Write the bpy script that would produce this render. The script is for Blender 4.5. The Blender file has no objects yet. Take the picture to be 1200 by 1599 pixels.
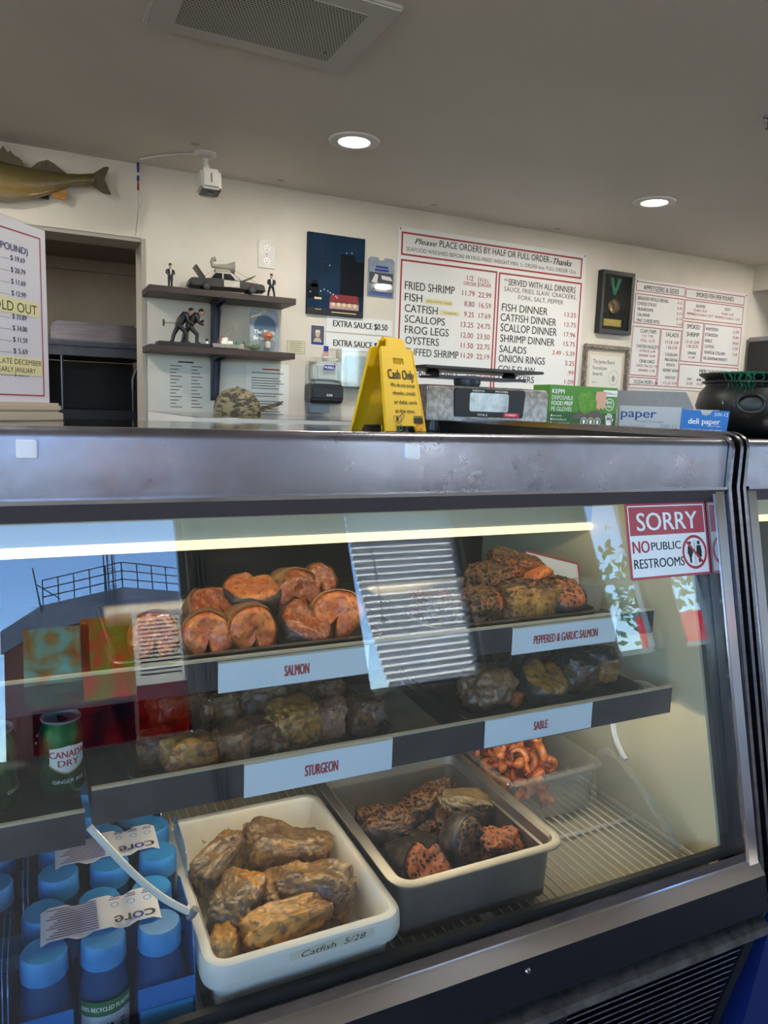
import bpy, bmesh, math, random
from mathutils import Vector, Matrix, noise
R = math.radians
PI = math.pi
SC = bpy.context.scene
COL = SC.collection

# ------------------------------------------------------------------ camera, sky, sun, exposure
EYE = 1.36
def cam_axes(yaw, pitch, roll):
    cy, sy, cp, sp = math.cos(yaw), math.sin(yaw), math.cos(pitch), math.sin(pitch)
    f = Vector((sy*cp, cy*cp, -sp)); r = Vector((cy, -sy, 0)); u = r.cross(f)
    cr, sr = math.cos(roll), math.sin(roll)
    return cr*r + sr*u, -sr*r + cr*u, f
r_, u_, f_ = cam_axes(R(25.77), R(8.01), R(2.0))
cd = bpy.data.cameras.new('camera'); cam = bpy.data.objects.new('camera', cd); COL.objects.link(cam)
cd.sensor_fit = 'VERTICAL'; cd.sensor_height = 36; cd.lens = 1157/1599*36; cd.clip_start = .02; cd.clip_end = 300
cam.matrix_world = Matrix(((r_.x, u_.x, -f_.x, 0), (r_.y, u_.y, -f_.y, 0), (r_.z, u_.z, -f_.z, EYE), (0, 0, 0, 1)))
SC.camera = cam
SC.view_settings.view_transform = 'Standard'; SC.view_settings.look = 'None'
SC.view_settings.gamma = 1; SC.view_settings.use_curve_mapping = False
SC.view_settings.exposure = 0.0
SC.cycles.max_bounces = 14; SC.cycles.transparent_max_bounces = 24; SC.cycles.diffuse_bounces = 6; SC.cycles.glossy_bounces = 6
SC.cycles.caustics_reflective = False; SC.cycles.caustics_refractive = False
SC.cycles.use_denoising = True
SC.cycles.sample_clamp_indirect = 60.0

W = bpy.data.worlds.new('sky'); SC.world = W; W.use_nodes = True
wn = W.node_tree.nodes; wl = W.node_tree.links
bg = wn['Background']
sky = wn.new('ShaderNodeTexSky'); sky.sky_type = 'NISHITA'; sky.sun_disc = False
sky.sun_elevation = R(48); sky.sun_rotation = R(20); sky.air_density = 1.0; sky.dust_density = .3; sky.ozone_density = 3.5
tn_ = wn.new('ShaderNodeMix'); tn_.data_type = 'RGBA'; tn_.blend_type = 'MULTIPLY'; tn_.inputs[0].default_value = 1; tn_.inputs[7].default_value = (.86, .98, 1.22, 1)
wl.new(sky.outputs[0], tn_.inputs[6]); wl.new(tn_.outputs[2], bg.inputs[0]); bg.inputs[1].default_value = SKY_STRENGTH = 1.5

def sun(energy, rot, ang=.6):
    l = bpy.data.lights.new('sun', 'SUN'); l.energy = energy; l.angle = R(ang); l.color = (1, .95, .87)
    o = bpy.data.objects.new('sun', l); COL.objects.link(o); o.rotation_euler = rot
sd_ = Vector((.45, -.80, 1.70)).normalized()   # towards the high sun over the street, to one side: reaches only the floor by the windows
sun(80.0, sd_.to_track_quat('Z', 'Y').to_euler())
def area(name, loc, rot, sx, sy, e, col=(1, 1, 1), portal=False):
    l = bpy.data.lights.new(name, 'AREA'); l.shape = 'RECTANGLE'; l.size = sx; l.size_y = sy; l.energy = e; l.color = col
    l.cycles.is_portal = portal
    o = bpy.data.objects.new(name, l); COL.objects.link(o); o.location = loc; o.rotation_euler = rot
    return o
# sky portals just outside the shop windows (they only guide the sky's own light)
area('window_portal', (-.744, -2.12, 1.635), (R(90), 0, 0), 2.92, 1.18, 1, portal=True)
area('window_portal', (1.98, -2.12, 1.675), (R(90), 0, 0), .78, 1.10, 1, portal=True)
area('window_portal', (3.55, -2.12, 1.68), (R(90), 0, 0), .38, 1.08, 1, portal=True)
area('window_portal', (4.12, -2.12, 1.5), (R(90), 0, 0), .34, .75, 1, portal=True)

area('window_portal', (-3.36, -.1, 1.45), (0, R(-90), 0), 1.7, 3.3, 1, portal=True)  # portals of the two added side windows
area('window_portal', (5.81, -.5, 1.45), (0, R(90), 0), 1.7, 2.5, 1, portal=True)

# ------------------------------------------------------------------ mesh helpers
class MB:
    def __init__(s): s.bm = bmesh.new()
    def _since(s, n0): s.bm.verts.ensure_lookup_table(); return [v for v in s.bm.verts[n0:]]
    def xf(s, m, verts=None):
        bmesh.ops.transform(s.bm, matrix=m, verts=verts or s.bm.verts[:]); return s
    def box(s, x0, x1, y0, y1, z0, z1, bev=0, seg=2, m=None):
        t = bmesh.new(); bmesh.ops.create_cube(t, size=1)
        for v in t.verts: v.co = Vector(((x0+x1)/2+v.co.x*(x1-x0), (y0+y1)/2+v.co.y*(y1-y0), (z0+z1)/2+v.co.z*(z1-z0)))
        if bev: bmesh.ops.bevel(t, geom=t.edges[:], offset=bev, segments=seg, affect='EDGES', clamp_overlap=True)
        return s._merge(t, m)
    def _merge(s, t, m=None):
        if m is not None: bmesh.ops.transform(t, matrix=m, verts=t.verts[:])
        mp = {}
        for v in t.verts: mp[v] = s.bm.verts.new(v.co)
        for f in t.faces:
            try: s.bm.faces.new([mp[v] for v in f.verts])
            except ValueError: pass
        t.free(); return s
    def prism(s, pts, axis, a, b, m=None, bev=0):
        t = bmesh.new()
        def P(p, c): return {'x': (c, p[0], p[1]), 'y': (p[0], c, p[1]), 'z': (p[0], p[1], c)}[axis]
        A = [t.verts.new(P(p, a)) for p in pts]; B = [t.verts.new(P(p, b)) for p in pts]
        n = len(pts)
        t.faces.new(A); t.faces.new(B[::-1])
        for i in range(n): t.faces.new((A[i], B[i], B[(i+1) % n], A[(i+1) % n]))
        bmesh.ops.recalc_face_normals(t, faces=t.faces[:])
        if bev: bmesh.ops.bevel(t, geom=t.edges[:], offset=bev, segments=2, affect='EDGES', clamp_overlap=True)
        return s._merge(t, m)
    def tube(s, pts, r, n=8, closed=False):
        pts = [Vector(p) for p in pts]; k = len(pts); t = bmesh.new(); rings = []
        up = None
        for i, p in enumerate(pts):
            if closed: d = pts[(i+1) % k]-pts[i-1]
            else: d = pts[min(i+1, k-1)]-pts[max(i-1, 0)]
            d.normalize()
            if up is None: up = Vector((0, 0, 1)) if abs(d.z) < .9 else Vector((1, 0, 0))
            a = d.cross(up); a.normalize(); b = a.cross(d); up = b
            rr = r[i] if isinstance(r, (list, tuple)) else r
            rings.append([t.verts.new(p+a*(rr*math.cos(2*PI*j/n))+b*(rr*math.sin(2*PI*j/n))) for j in range(n)])
        for i in range(k if closed else k-1):
            A, B = rings[i], rings[(i+1) % k]
            for j in range(n): t.faces.new((A[j], A[(j+1) % n], B[(j+1) % n], B[j]))
        if not closed: t.faces.new(rings[0][::-1]); t.faces.new(rings[-1])
        bmesh.ops.recalc_face_normals(t, faces=t.faces[:])
        return s._merge(t)
    def lathe(s, prof, n=24, c=(0, 0, 0), m=None, arc=2*PI):
        t = bmesh.new(); rings = []; full = arc > 6.28
        for r, z in prof:
            if r < 1e-6: rings.append([t.verts.new((c[0], c[1], c[2]+z))])
            else: rings.append([t.verts.new((c[0]+r*math.cos(arc*j/n), c[1]+r*math.sin(arc*j/n), c[2]+z)) for j in range(n if full else n+1)])
        for A, B in zip(rings, rings[1:]):
            for j in range(n):
                jn = (j+1) % n if full else j+1
                q = [A[j % len(A)], A[jn % len(A)], B[jn % len(B)], B[j % len(B)]]
                q = list(dict.fromkeys(q))
                if len(q) > 2:
                    try: t.faces.new(q)
                    except ValueError: pass
        bmesh.ops.recalc_face_normals(t, faces=t.faces[:])
        return s._merge(t, m)
    def text(s, st, x0, x1, z, h=None, y=0, bold=0, shear=0, align='fit', wrap=None, m=None, ext=0, dz=0):
        """flat lettering in the x-z plane facing -y: baseline z, cap height h, fitted between x0 and x1"""
        cu = bpy.data.curves.new('t', 'FONT'); cu.body = st; cu.resolution_u = 3; cu.offset = 0; cu.shear = shear; cu.extrude = 0
        o = bpy.data.objects.new('t', cu); COL.objects.link(o)
        dg = bpy.context.evaluated_depsgraph_get(); me = o.evaluated_get(dg).to_mesh()
        if len(me.vertices):
            t = bmesh.new(); t.from_mesh(me)
            xs = [v.co.x for v in t.verts]; mn, mx = min(xs), max(xs)
            k = h/.73; kx = (x1-x0)/max(mx-mn, 1e-6)
            for v in t.verts:
                X = x0+(v.co.x-mn)*kx; Z = z+v.co.y*k + dz*(X-x0)
                v.co = Vector((X, y, Z)) if wrap is None else Vector((wrap*math.sin(X/wrap), -wrap*math.cos(X/wrap), Z))
            for i in range(3 if bold else 1):                   # heavier strokes: the same letters laid side by side
                c = t.copy(); dx = (0, 1, -1)[i]*bold*k*.9
                if wrap is None: bmesh.ops.translate(c, verts=c.verts[:], vec=(dx, -.00003*i, 0))
                else: bmesh.ops.rotate(c, verts=c.verts[:], cent=(0, 0, 0), matrix=Matrix.Rotation(dx/wrap, 3, 'Z'))
                s._merge(c, m)
            t.free()
        bpy.data.objects.remove(o); bpy.data.curves.remove(cu)
        return s
    def rect(s, x0, x1, z0, z1, y=0, wrap=None, n=1, m=None):
        t = bmesh.new()
        for i in range(n):
            a, b = x0+(x1-x0)*i/n, x0+(x1-x0)*(i+1)/n
            f = (lambda X, Z: (X, y, Z)) if wrap is None else (lambda X, Z: (wrap*math.sin(X/wrap), -wrap*math.cos(X/wrap), Z))
            t.faces.new([t.verts.new(f(*q)) for q in ((a, z0), (b, z0), (b, z1), (a, z1))])
        return s._merge(t, m)
    def frame(s, x0, x1, z0, z1, t, y=0):
        s.rect(x0, x1, z0, z0+t, y); s.rect(x0, x1, z1-t, z1, y); s.rect(x0, x0+t, z0+t, z1-t, y); return s.rect(x1-t, x1, z0+t, z1-t, y)
    def poly(s, pts, y=0, m=None):
        t = bmesh.new(); t.faces.new([t.verts.new((p[0], y, p[1])) for p in pts]); return s._merge(t, m)
    def disc(s, x, z, rx, rz=None, y=0, n=20):
        rz = rz or rx
        return s.poly([(x+rx*math.cos(2*PI*i/n), z+rz*math.sin(2*PI*i/n)) for i in range(n)], y)
    def ring(s, x, z, r, w, y=0, n=28, rz=None):
        t = bmesh.new(); k = (rz or r)/r
        A = [t.verts.new((x+r*math.cos(2*PI*i/n), y, z+k*r*math.sin(2*PI*i/n))) for i in range(n)]
        B = [t.verts.new((x+(r-w)*math.cos(2*PI*i/n), y, z+k*(r-w)*math.sin(2*PI*i/n))) for i in range(n)]
        for i in range(n): t.faces.new((A[i], A[(i+1) % n], B[(i+1) % n], B[i]))
        return s._merge(t)
    def line(s, x0, z0, x1, z1, w, y=0):
        d = Vector((x1-x0, z1-z0)); d.normalize(); a = Vector((-d.y, d.x))*w/2
        return s.poly([(x0+a.x, z0+a.y), (x0-a.x, z0-a.y), (x1-a.x, z1-a.y), (x1+a.x, z1+a.y)], y)
    def build(s, name, mat, parent=None, smooth=35, loc=None):
        me = bpy.data.meshes.new(name); s.bm.normal_update(); s.bm.to_mesh(me); s.bm.free()
        me.materials.append(mat)
        if smooth:
            me.shade_smooth(); me.set_sharp_from_angle(angle=R(smooth))
        o = bpy.data.objects.new(name, me); COL.objects.link(o)
        if parent: o.parent = parent
        if loc: o.location = loc
        return o

def tag(o, label, cat, group=None, kind=None):
    o['label'] = label; o['category'] = cat
    if group: o['group'] = group
    if kind: o['kind'] = kind
    return o
def thing(name, label, cat, loc=(0, 0, 0), rz=0, group=None, rot=None):
    o = bpy.data.objects.new(name, None); COL.objects.link(o); o.empty_display_size = .05
    o.location = loc; o.rotation_euler = rot or (0, 0, R(rz)); tag(o, label, cat, group); return o
def struct(o): o['kind'] = 'structure'; return o
def dup(root, loc, rot=None, label=None, scale=None):
    """a copy of a thing with copies of its parts and sub-parts"""
    c = root.copy(); COL.objects.link(c); c.location = loc
    if rot: c.rotation_euler = rot
    if scale: c.scale = scale
    if label: c['label'] = label
    for ch in list(root.children):
        d = ch.copy(); COL.objects.link(d); d.parent = c
        for g in list(ch.children):
            e = g.copy(); COL.objects.link(e); e.parent = d
    return c

# ------------------------------------------------------------------ materials
def lin(c): return c/12.92 if c <= .04045 else ((c+.055)/1.055)**2.4
def hx(h): return tuple(lin(int(h[i:i+2], 16)/255) for i in (0, 2, 4))+(1,)
def mat(name, col, rough=.5, metal=0, col2=None, scale=8, bump=0, bscale=None, coat=0, lo=.35, hi=.65, stretch=None, spec=None, detail=4, trans=0, alpha=None, emit=None, subs=0):
    m = bpy.data.materials.new(name); m.use_nodes = True; nt = m.node_tree; n = nt.nodes; L = nt.links; p = n['Principled BSDF']
    c = hx(col) if isinstance(col, str) else col
    p.inputs['Base Color'].default_value = c; p.inputs['Roughness'].default_value = rough; p.inputs['Metallic'].default_value = metal
    if coat: p.inputs['Coat Weight'].default_value = coat; p.inputs['Coat Roughness'].default_value = .15
    if spec is not None: p.inputs['Specular IOR Level'].default_value = spec
    if trans: p.inputs['Transmission Weight'].default_value = trans
    if subs: p.inputs['Subsurface Weight'].default_value = subs; p.inputs['Subsurface Radius'].default_value = (.01, .006, .004)
    if emit: p.inputs['Emission Color'].default_value = hx(emit[0]); p.inputs['Emission Strength'].default_value = emit[1]
    tc = n.new('ShaderNodeTexCoord'); mp = n.new('ShaderNodeMapping'); L.new(tc.outputs['Object'], mp.inputs[0])
    if stretch: mp.inputs['Scale'].default_value = stretch
    if col2:
        t = n.new('ShaderNodeTexNoise'); t.inputs['Scale'].default_value = scale; t.inputs['Detail'].default_value = detail; t.inputs['Roughness'].default_value = .6
        L.new(mp.outputs[0], t.inputs[0]); cr = n.new('ShaderNodeValToRGB'); cr.color_ramp.elements[0].position = lo; cr.color_ramp.elements[1].position = hi
        cr.color_ramp.elements[0].color = c; cr.color_ramp.elements[1].color = hx(col2) if isinstance(col2, str) else col2
        L.new(t.outputs[0], cr.inputs[0]); L.new(cr.outputs[0], p.inputs['Base Color'])
    if bump:
        t2 = n.new('ShaderNodeTexNoise'); t2.inputs['Scale'].default_value = bscale or scale*3; t2.inputs['Detail'].default_value = 5
        L.new(mp.outputs[0], t2.inputs[0]); b = n.new('ShaderNodeBump'); b.inputs['Strength'].default_value = bump; b.inputs['Distance'].default_value = .01
        L.new(t2.outputs[0], b.inputs['Height']); L.new(b.outputs[0], p.inputs['Normal'])
    return m
def glass(name, tint=(1, 1, 1), rough=0, f0=.04, body=None, bw=0):
    """clear sheet: what passes straight through plus a Fresnel reflection on each face"""
    m = bpy.data.materials.new(name); m.use_nodes = True; nt = m.node_tree; n = nt.nodes; L = nt.links; n.clear()
    out = n.new('ShaderNodeOutputMaterial'); mx = n.new('ShaderNodeMixShader'); tr = n.new('ShaderNodeBsdfTransparent'); gl = n.new('ShaderNodeBsdfGlossy')
    tr.inputs[0].default_value = (*tint, 1); gl.inputs['Roughness'].default_value = rough; gl.inputs[0].default_value = (1, 1, 1, 1)
    lw = n.new('ShaderNodeLayerWeight'); lw.inputs[0].default_value = .5
    pw = n.new('ShaderNodeMath'); pw.operation = 'POWER'; pw.inputs[1].default_value = 5; L.new(lw.outputs['Facing'], pw.inputs[0])
    ma = n.new('ShaderNodeMath'); ma.operation = 'MULTIPLY_ADD'; ma.inputs[1].default_value = 1-f0; ma.inputs[2].default_value = f0; L.new(pw.outputs[0], ma.inputs[0])
    L.new(ma.outputs[0], mx.inputs[0])
    src = tr
    if bw:
        df = n.new('ShaderNodeBsdfDiffuse'); df.inputs[0].default_value = body; m2 = n.new('ShaderNodeMixShader'); m2.inputs[0].default_value = bw
        L.new(tr.outputs[0], m2.inputs[1]); L.new(df.outputs[0], m2.inputs[2]); src = m2
    L.new(src.outputs[0], mx.inputs[1]); L.new(gl.outputs[0], mx.inputs[2]); L.new(mx.outputs[0], out.inputs[0])
    return m
def sheet(name, col, col2=None, scale=10, tr=.4, lo=.35, hi=.65):
    """paper or film that lets some light through"""
    m = mat(name, col, .6, col2=col2, scale=scale, lo=lo, hi=hi); nt = m.node_tree; n = nt.nodes; L = nt.links
    p = n['Principled BSDF']; t = n.new('ShaderNodeBsdfTranslucent'); mx = n.new('ShaderNodeMixShader'); mx.inputs[0].default_value = tr
    if p.inputs['Base Color'].is_linked: L.new(p.inputs['Base Color'].links[0].from_socket, t.inputs[0])
    else: t.inputs[0].default_value = p.inputs['Base Color'].default_value
    L.new(p.outputs[0], mx.inputs[1]); L.new(t.outputs[0], mx.inputs[2]); L.new(mx.outputs[0], n['Material Output'].inputs[0])
    return m
def lamp_mat(name, col, e):
    m = bpy.data.materials.new(name); m.use_nodes = True; n = m.node_tree.nodes; n.clear(); o = n.new('ShaderNodeOutputMaterial'); em = n.new('ShaderNodeEmission')
    em.inputs[0].default_value = col; em.inputs[1].default_value = e; m.node_tree.links.new(em.outputs[0], o.inputs[0]); return m

m_wall = mat('painted_plaster', 'D9D1C4', .75, col2='CFC6B8', scale=3, bump=.06, bscale=120)
m_ceil = mat('ceiling_paint', 'DDD5CB', .6, col2='D8D0C6', scale=2, bump=.05, bscale=90)
m_floor = mat('floor_tile', '6B655F', .45, col2='59534E', scale=5)
m_white = mat('white_plastic', 'E4E2DC', .4)
m_offw = mat('white_paint', 'DAD6CE', .5, col2='C9C4BA', scale=12)
m_steel = mat('brushed_steel', '9A979A', .22, 1, col2='85828A', scale=6, bump=.03, bscale=30, stretch=(1, 1, 14))
m_scuff = mat('scuffed_steel', '8C8A92', .3, 1, col2='A3A7B4', scale=9, bump=.08, bscale=14, lo=.45, hi=.8)
nt_ = m_scuff.node_tree; rn_ = nt_.nodes.new('ShaderNodeTexNoise'); rn_.inputs['Scale'].default_value = 11; rn_.inputs['Detail'].default_value = 7; rn_.inputs['Roughness'].default_value = .7
rr_ = nt_.nodes.new('ShaderNodeMapRange'); rr_.inputs[1].default_value = .25; rr_.inputs[2].default_value = .85; rr_.inputs[3].default_value = .22; rr_.inputs[4].default_value = .42
nt_.links.new([q for q in nt_.nodes if q.type == 'TEX_COORD'][0].outputs['Object'], rn_.inputs[0]); nt_.links.new(rn_.outputs[0], rr_.inputs[0]); nt_.links.new(rr_.outputs[0], nt_.nodes['Principled BSDF'].inputs['Roughness'])
m_mirror = mat('polished_steel_top', '97938F', .09, 1, col2='8B8784', scale=4)
m_chrome = mat('chrome', 'B9B6BA', .12, 1)
m_bronze = mat('dark_anodised_metal', '756C70', .4, .8)
m_dsteel = mat('dark_steel', '55565C', .35, .7, col2='47484E', scale=20)
m_black = mat('black_plastic', '17171A', .4)
m_blackm = mat('black_metal', '1B1B22', .35, .3)
m_rubber = mat('black_gasket', '0B0B0C', .5)
m_grey = mat('grey_plastic', '6E6E70', .5)
m_cream = mat('cream_liner', 'CFC6A4', .45, col2='C2BB9E', scale=3)
m_deck = mat('case_deck', 'B9B39E', .4, col2='ABA590', scale=6)
m_valance = mat('case_valance', '75858A', .5)
m_dark = mat('case_back', '35332F', .3, col2='2A2927', scale=4)
m_wire = mat('white_coated_wire', 'CFCDBF', .4)
m_pane = glass('clear_glass', (.93, .95, .94))
m_wpane = glass('window_glass', (.92, .95, .94))
m_clear = glass('clear_plastic', (.93, .94, .92), .05, .045, (.7, .7, .66, 1), .1)
m_red = mat('red_print', '9E2A2E', .6); m_ink = mat('black_print', '1A1A1C', .6); m_gink = mat('grey_print', '4A4A4C', .6)
m_panel = mat('white_sign_panel', 'DCDBD8', .45); m_paper = mat('white_paper', 'DEDCD4', .8); m_lam = mat('laminated_paper', 'D5D2C8', .3)
m_blue_ink = mat('blue_print', '22305F', .6); m_tape = mat('yellow_tape_note', 'D9CF9C', .7); m_wht_ink = mat('white_print', 'F0F0EE', .6)
m_wood = mat('dark_wood', '3A2A26', .5, col2='2A1D1A', scale=9, stretch=(1, 8, 8), bump=.1)
def dots(name, col, dot, pitch, rad=.32, metal=0, rough=.5, axes='xy', stagger=True):
    m = mat(name, col, rough, metal); nt = m.node_tree; n = nt.nodes; L = nt.links; p = n['Principled BSDF']
    tc = n.new('ShaderNodeTexCoord'); sp = n.new('ShaderNodeSeparateXYZ'); L.new(tc.outputs['Object'], sp.inputs[0])
    def mth(op, a, b=None):
        q = n.new('ShaderNodeMath'); q.operation = op
        for i, v in enumerate((a, b)):
            if v is None: continue
            if isinstance(v, (int, float)): q.inputs[i].default_value = v
            else: L.new(v, q.inputs[i])
        return q.outputs[0]
    A = sp.outputs['XYZ'.index(axes[0].upper())]; B = sp.outputs['XYZ'.index(axes[1].upper())]
    b = mth('DIVIDE', B, pitch); a = mth('DIVIDE', A, pitch)
    if stagger: a = mth('ADD', a, mth('MULTIPLY', mth('FLOOR', b), .5))
    fa = mth('SUBTRACT', mth('FRACT', a), .5); fb = mth('SUBTRACT', mth('FRACT', b), .5)
    d = mth('ADD', mth('MULTIPLY', fa, fa), mth('MULTIPLY', fb, fb)); k = mth('LESS_THAN', d, rad*rad)
    mx = n.new('ShaderNodeMix'); mx.data_type = 'RGBA'; mx.inputs[6].default_value = hx(col); mx.inputs[7].default_value = hx(dot); L.new(k, mx.inputs[0]); L.new(mx.outputs[2], p.inputs['Base Color'])
    return m

# ================================================================== THE ROOM
CZ = 2.302; BY = 3.30
b = MB(); b.box(-3.3, 6.0, -2.2, 5.0, -.1, 0); struct(b.build('floor', m_floor, smooth=0))
b = MB(); b.box(-3.4, 6.1, -2.2, 3.47, CZ, CZ+.12); struct(b.build('ceiling', m_ceil, smooth=0))
b = MB(); b.box(.456, 6.0, BY, BY+.17, 0, CZ); b.box(-3.3, -.85, BY, BY+.17, 0, CZ); b.box(-.85, .456, BY, BY+.17, 2.012, CZ); struct(b.build('wall_back', m_wall, smooth=0))
for nm, xa, xb, ya, yb in (('wall_west', -3.3, -3.15, -1.75, 1.55), ('wall_east', 5.6, 5.75, -1.75, .75)):
    b = MB(); b.box(xa, xb, -2.0, ya, 0, CZ); b.box(xa, xb, yb, BY, 0, CZ); b.box(xa, xb, ya, yb, 0, .6); b.box(xa, xb, ya, yb, 2.22, CZ); struct(b.build(nm, m_wall, smooth=0))
b = MB(); b.box(4.07, 5.6, .6, BY, 2.15, CZ); struct(b.build('trim_soffit', m_wall, smooth=0))
m_jamb = mat('painted_jamb', 'A39B90', .5)
b = MB(); b.box(.442, .458, BY-.004, BY+.172, 0, 2.012); b.box(-.85, .442, BY, BY+.172, 1.998, 2.014); struct(b.build('trim_opening', m_jamb, smooth=0))
# front wall with the shop windows (behind the camera, seen in the case glass)
XW = [(-2.2, .712, 1.05, 2.22), (1.60, 2.36, 1.13, 2.22), (3.36, 3.74, 1.14, 2.22), (3.95, 4.29, 1.14, 1.88)]
b = MB(); xs = -3.3
for x0, x1, z0, z1 in XW:
    b.box(xs, x0, -2.10, -2.0, 0, CZ); b.box(x0, x1, -2.10, -2.0, 0, z0); b.box(x0, x1, -2.10, -2.0, z1, CZ); xs = x1
b.box(xs, 6.0, -2.10, -2.0, 0, CZ); struct(b.build('wall_front', m_wall, smooth=0))
m_alu = mat('window_aluminium', 'B9BBBD', .35, .6)
for i, (x0, x1, z0, z1) in enumerate(XW):
    b = MB(); t = .035
    for a in ((x0, x1, z0, z0+t), (x0, x1, z1-t, z1), (x0, x0+t, z0+t, z1-t), (x1-t, x1, z0+t, z1-t)): b.box(a[0], a[1], -2.098, -2.05, a[2], a[3])
    if i == 0: b.box(-.95, -.91, -2.098, -2.05, z0+t, z1-t)
    if i == 2: b.box(x0, x1, -2.098, -2.05, 1.62, 1.65)
    w = struct(b.build('window_%d' % (i+1), m_alu, smooth=0))
    g = MB(); g.box(x0+t, x1-t, -2.088, -2.082, z0+t, z1-t); g.build('window_pane', m_wpane, w, smooth=0)
for i, (xa, ya, yb) in enumerate(((-3.225, -1.75, 1.55), (5.675, -1.75, .75))):  # unseen side windows, added to let more daylight into the room
    b = MB(); t = .035; z0, z1 = .6, 2.22
    for a in ((ya, yb, z0, z0+t), (ya, yb, z1-t, z1), (ya, ya+t, z0+t, z1-t), (yb-t, yb, z0+t, z1-t), ((ya+yb)/2-.02, (ya+yb)/2+.02, z0+t, z1-t)): b.box(xa-.04, xa+.04, a[0], a[1], a[2], a[3])
    w = struct(b.build('window_%d' % (i+5), m_alu, smooth=0)); g = MB(); g.box(xa-.003, xa+.003, ya+t, yb-t, z0+t, z1-t); g.build('window_pane', m_wpane, w, smooth=0)
# wall ribs beside the big window
b = MB()
for k in range(4): b.box(.735+k*.022, .745+k*.022, -2.0, -1.985, .6, 2.25)
struct(b.build('trim_window', m_alu, smooth=0))
# the back room through the opening
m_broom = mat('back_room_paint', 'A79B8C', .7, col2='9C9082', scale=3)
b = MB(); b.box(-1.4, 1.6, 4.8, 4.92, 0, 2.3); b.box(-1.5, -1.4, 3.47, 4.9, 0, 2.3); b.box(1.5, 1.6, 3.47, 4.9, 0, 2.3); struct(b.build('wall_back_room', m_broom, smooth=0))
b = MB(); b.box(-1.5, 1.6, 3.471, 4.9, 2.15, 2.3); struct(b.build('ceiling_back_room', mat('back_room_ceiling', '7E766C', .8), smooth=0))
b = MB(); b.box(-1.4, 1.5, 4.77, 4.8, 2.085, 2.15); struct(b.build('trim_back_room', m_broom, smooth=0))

# ================================================================== THE STREET (seen mirrored in the case glass)
b = MB(); b.box(-40, 60, -60, -2.2, -.25, -.12); struct(b.build('street_ground', mat('pavement', '716E69', .9, col2='64625E', scale=1.5), smooth=0))
m_brick = mat('red_brick', '8E4A33', .85, col2='6E3A2A', scale=3); m_conc = mat('grey_concrete', '8C8D95', .85, col2='7D7E86', scale=1)
t = thing('brick_tower', 'red brick tower with railed roof deck across the street mirrored in the glass', 'building', (2.3, -20, -.12))
b = MB(); fp = [(0, 0), (3.6, -2.3), (2.6, -6), (-3.2, -5), (-2.05, -1.6)]
b.prism(fp, 'z', 0, 5.35); b.build('brick_body', m_brick, t, smooth=0)
b = MB(); b.prism([(x*1.03, y*1.03+.08) for x, y in fp], 'z', 5.35, 6.1); b.build('parapet', m_conc, t, smooth=0)
b = MB()
for k in range(8): x = .25+k*.42; y = -x*2.3/3.6+.04; b.box(x-.07, x+.07, y-.02, y+.1, 3.2, 5.35)
b.build('pilaster', mat('pale_stone', 'C9C3B8', .8), t, smooth=0)
b = MB()
def rail(a, c, n):
    for zz in (6.35, 6.6, 6.85): b.tube([(a[0], a[1], zz), (c[0], c[1], zz)], .018, 6)
    for k in range(n+1): x = a[0]+(c[0]-a[0])*k/n; y = a[1]+(c[1]-a[1])*k/n; b.tube([(x, y, 6.1), (x, y, 6.86)], .02, 6)
rail((-2.05, -1.6), (0, 0), 5); rail((0, 0), (3.6, -2.3), 8); b.build('roof_railing', m_dsteel, t)
b = MB()
for k in range(7): a = 2*PI*k/7; b.tube([(-.35+.15*math.cos(a), .15+.15*math.sin(a), 2.5), (-.35+.15*math.cos(a), .15+.15*math.sin(a), 7.1)], .012, 5)
for k in range(10): b.tube([(-.35+.16*math.cos(2*PI*j/14), .15+.16*math.sin(2*PI*j/14), 2.6+k*.5) for j in range(14)], .012, 5, closed=True)
b.build('caged_ladder', m_dsteel, t)
b = MB(); b.tube([(-2.1, -1.5, 5.9), (-2.3, -1.4, 7.2)], .025, 6); b.tube([(-2.2, -1.5, 6.7), (-1.6, -1.3, 6.2)], .02, 6); b.build('davit_arm', m_dsteel, t)
b = MB(); b.box(-4.2, 0, 0, 3, 0, 7.3); b.box(-4.0, -1.6, .3, 2.7, 7.3, 7.9); tag(b.build('concrete_shed', m_conc, smooth=0, loc=(-1.4, -31, -.12)), 'low grey concrete building beside the brick tower across the street', 'building')
t = thing('banner_sign', 'red banner panel on two posts outside the shop door mirrored in the glass', 'banner', (6.6, -5.2, -.12))
b = MB(); b.box(0, 2.6, -.002, .002, 1.30, 1.86); b.build('banner_panel', sheet('red_banner', 'DC3644', tr=.8), t)
for x in (.2, 2.4): b = MB(); b.tube([(x, .06, 0), (x, .06, 1.9)], .03, 10); b.build('post', m_alu, t)
m_leaf = mat('leaf_green', '6E9A3E', .7, col2='3F6A2A', scale=3)
t = thing('street_tree', 'bright green tree on the far side of the street mirrored in the glass', 'tree', (21.5, -20, -.12))
random.seed(4); b = MB()
for k in range(500):
    p = Vector((random.gauss(0, 1.3), random.gauss(0, 1.3), random.gauss(4.6, 1.1))); a = Matrix.Translation(p) @ Matrix.Rotation(random.random()*6, 4, Vector((random.random(), random.random(), random.random()+.1)).normalized())
    b.poly([(-.22, 0), (0, -.12), (.24, 0), (0, .12)], 0, a)
b.build('crown', m_leaf, t, smooth=0); b = MB(); b.tube([(0, 0, 0), (.1, 0, 2), (0, .1, 4.5)], [.22, .18, .08]); b.build('trunk', mat('bark', '4B3B2E', .9), t)

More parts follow.
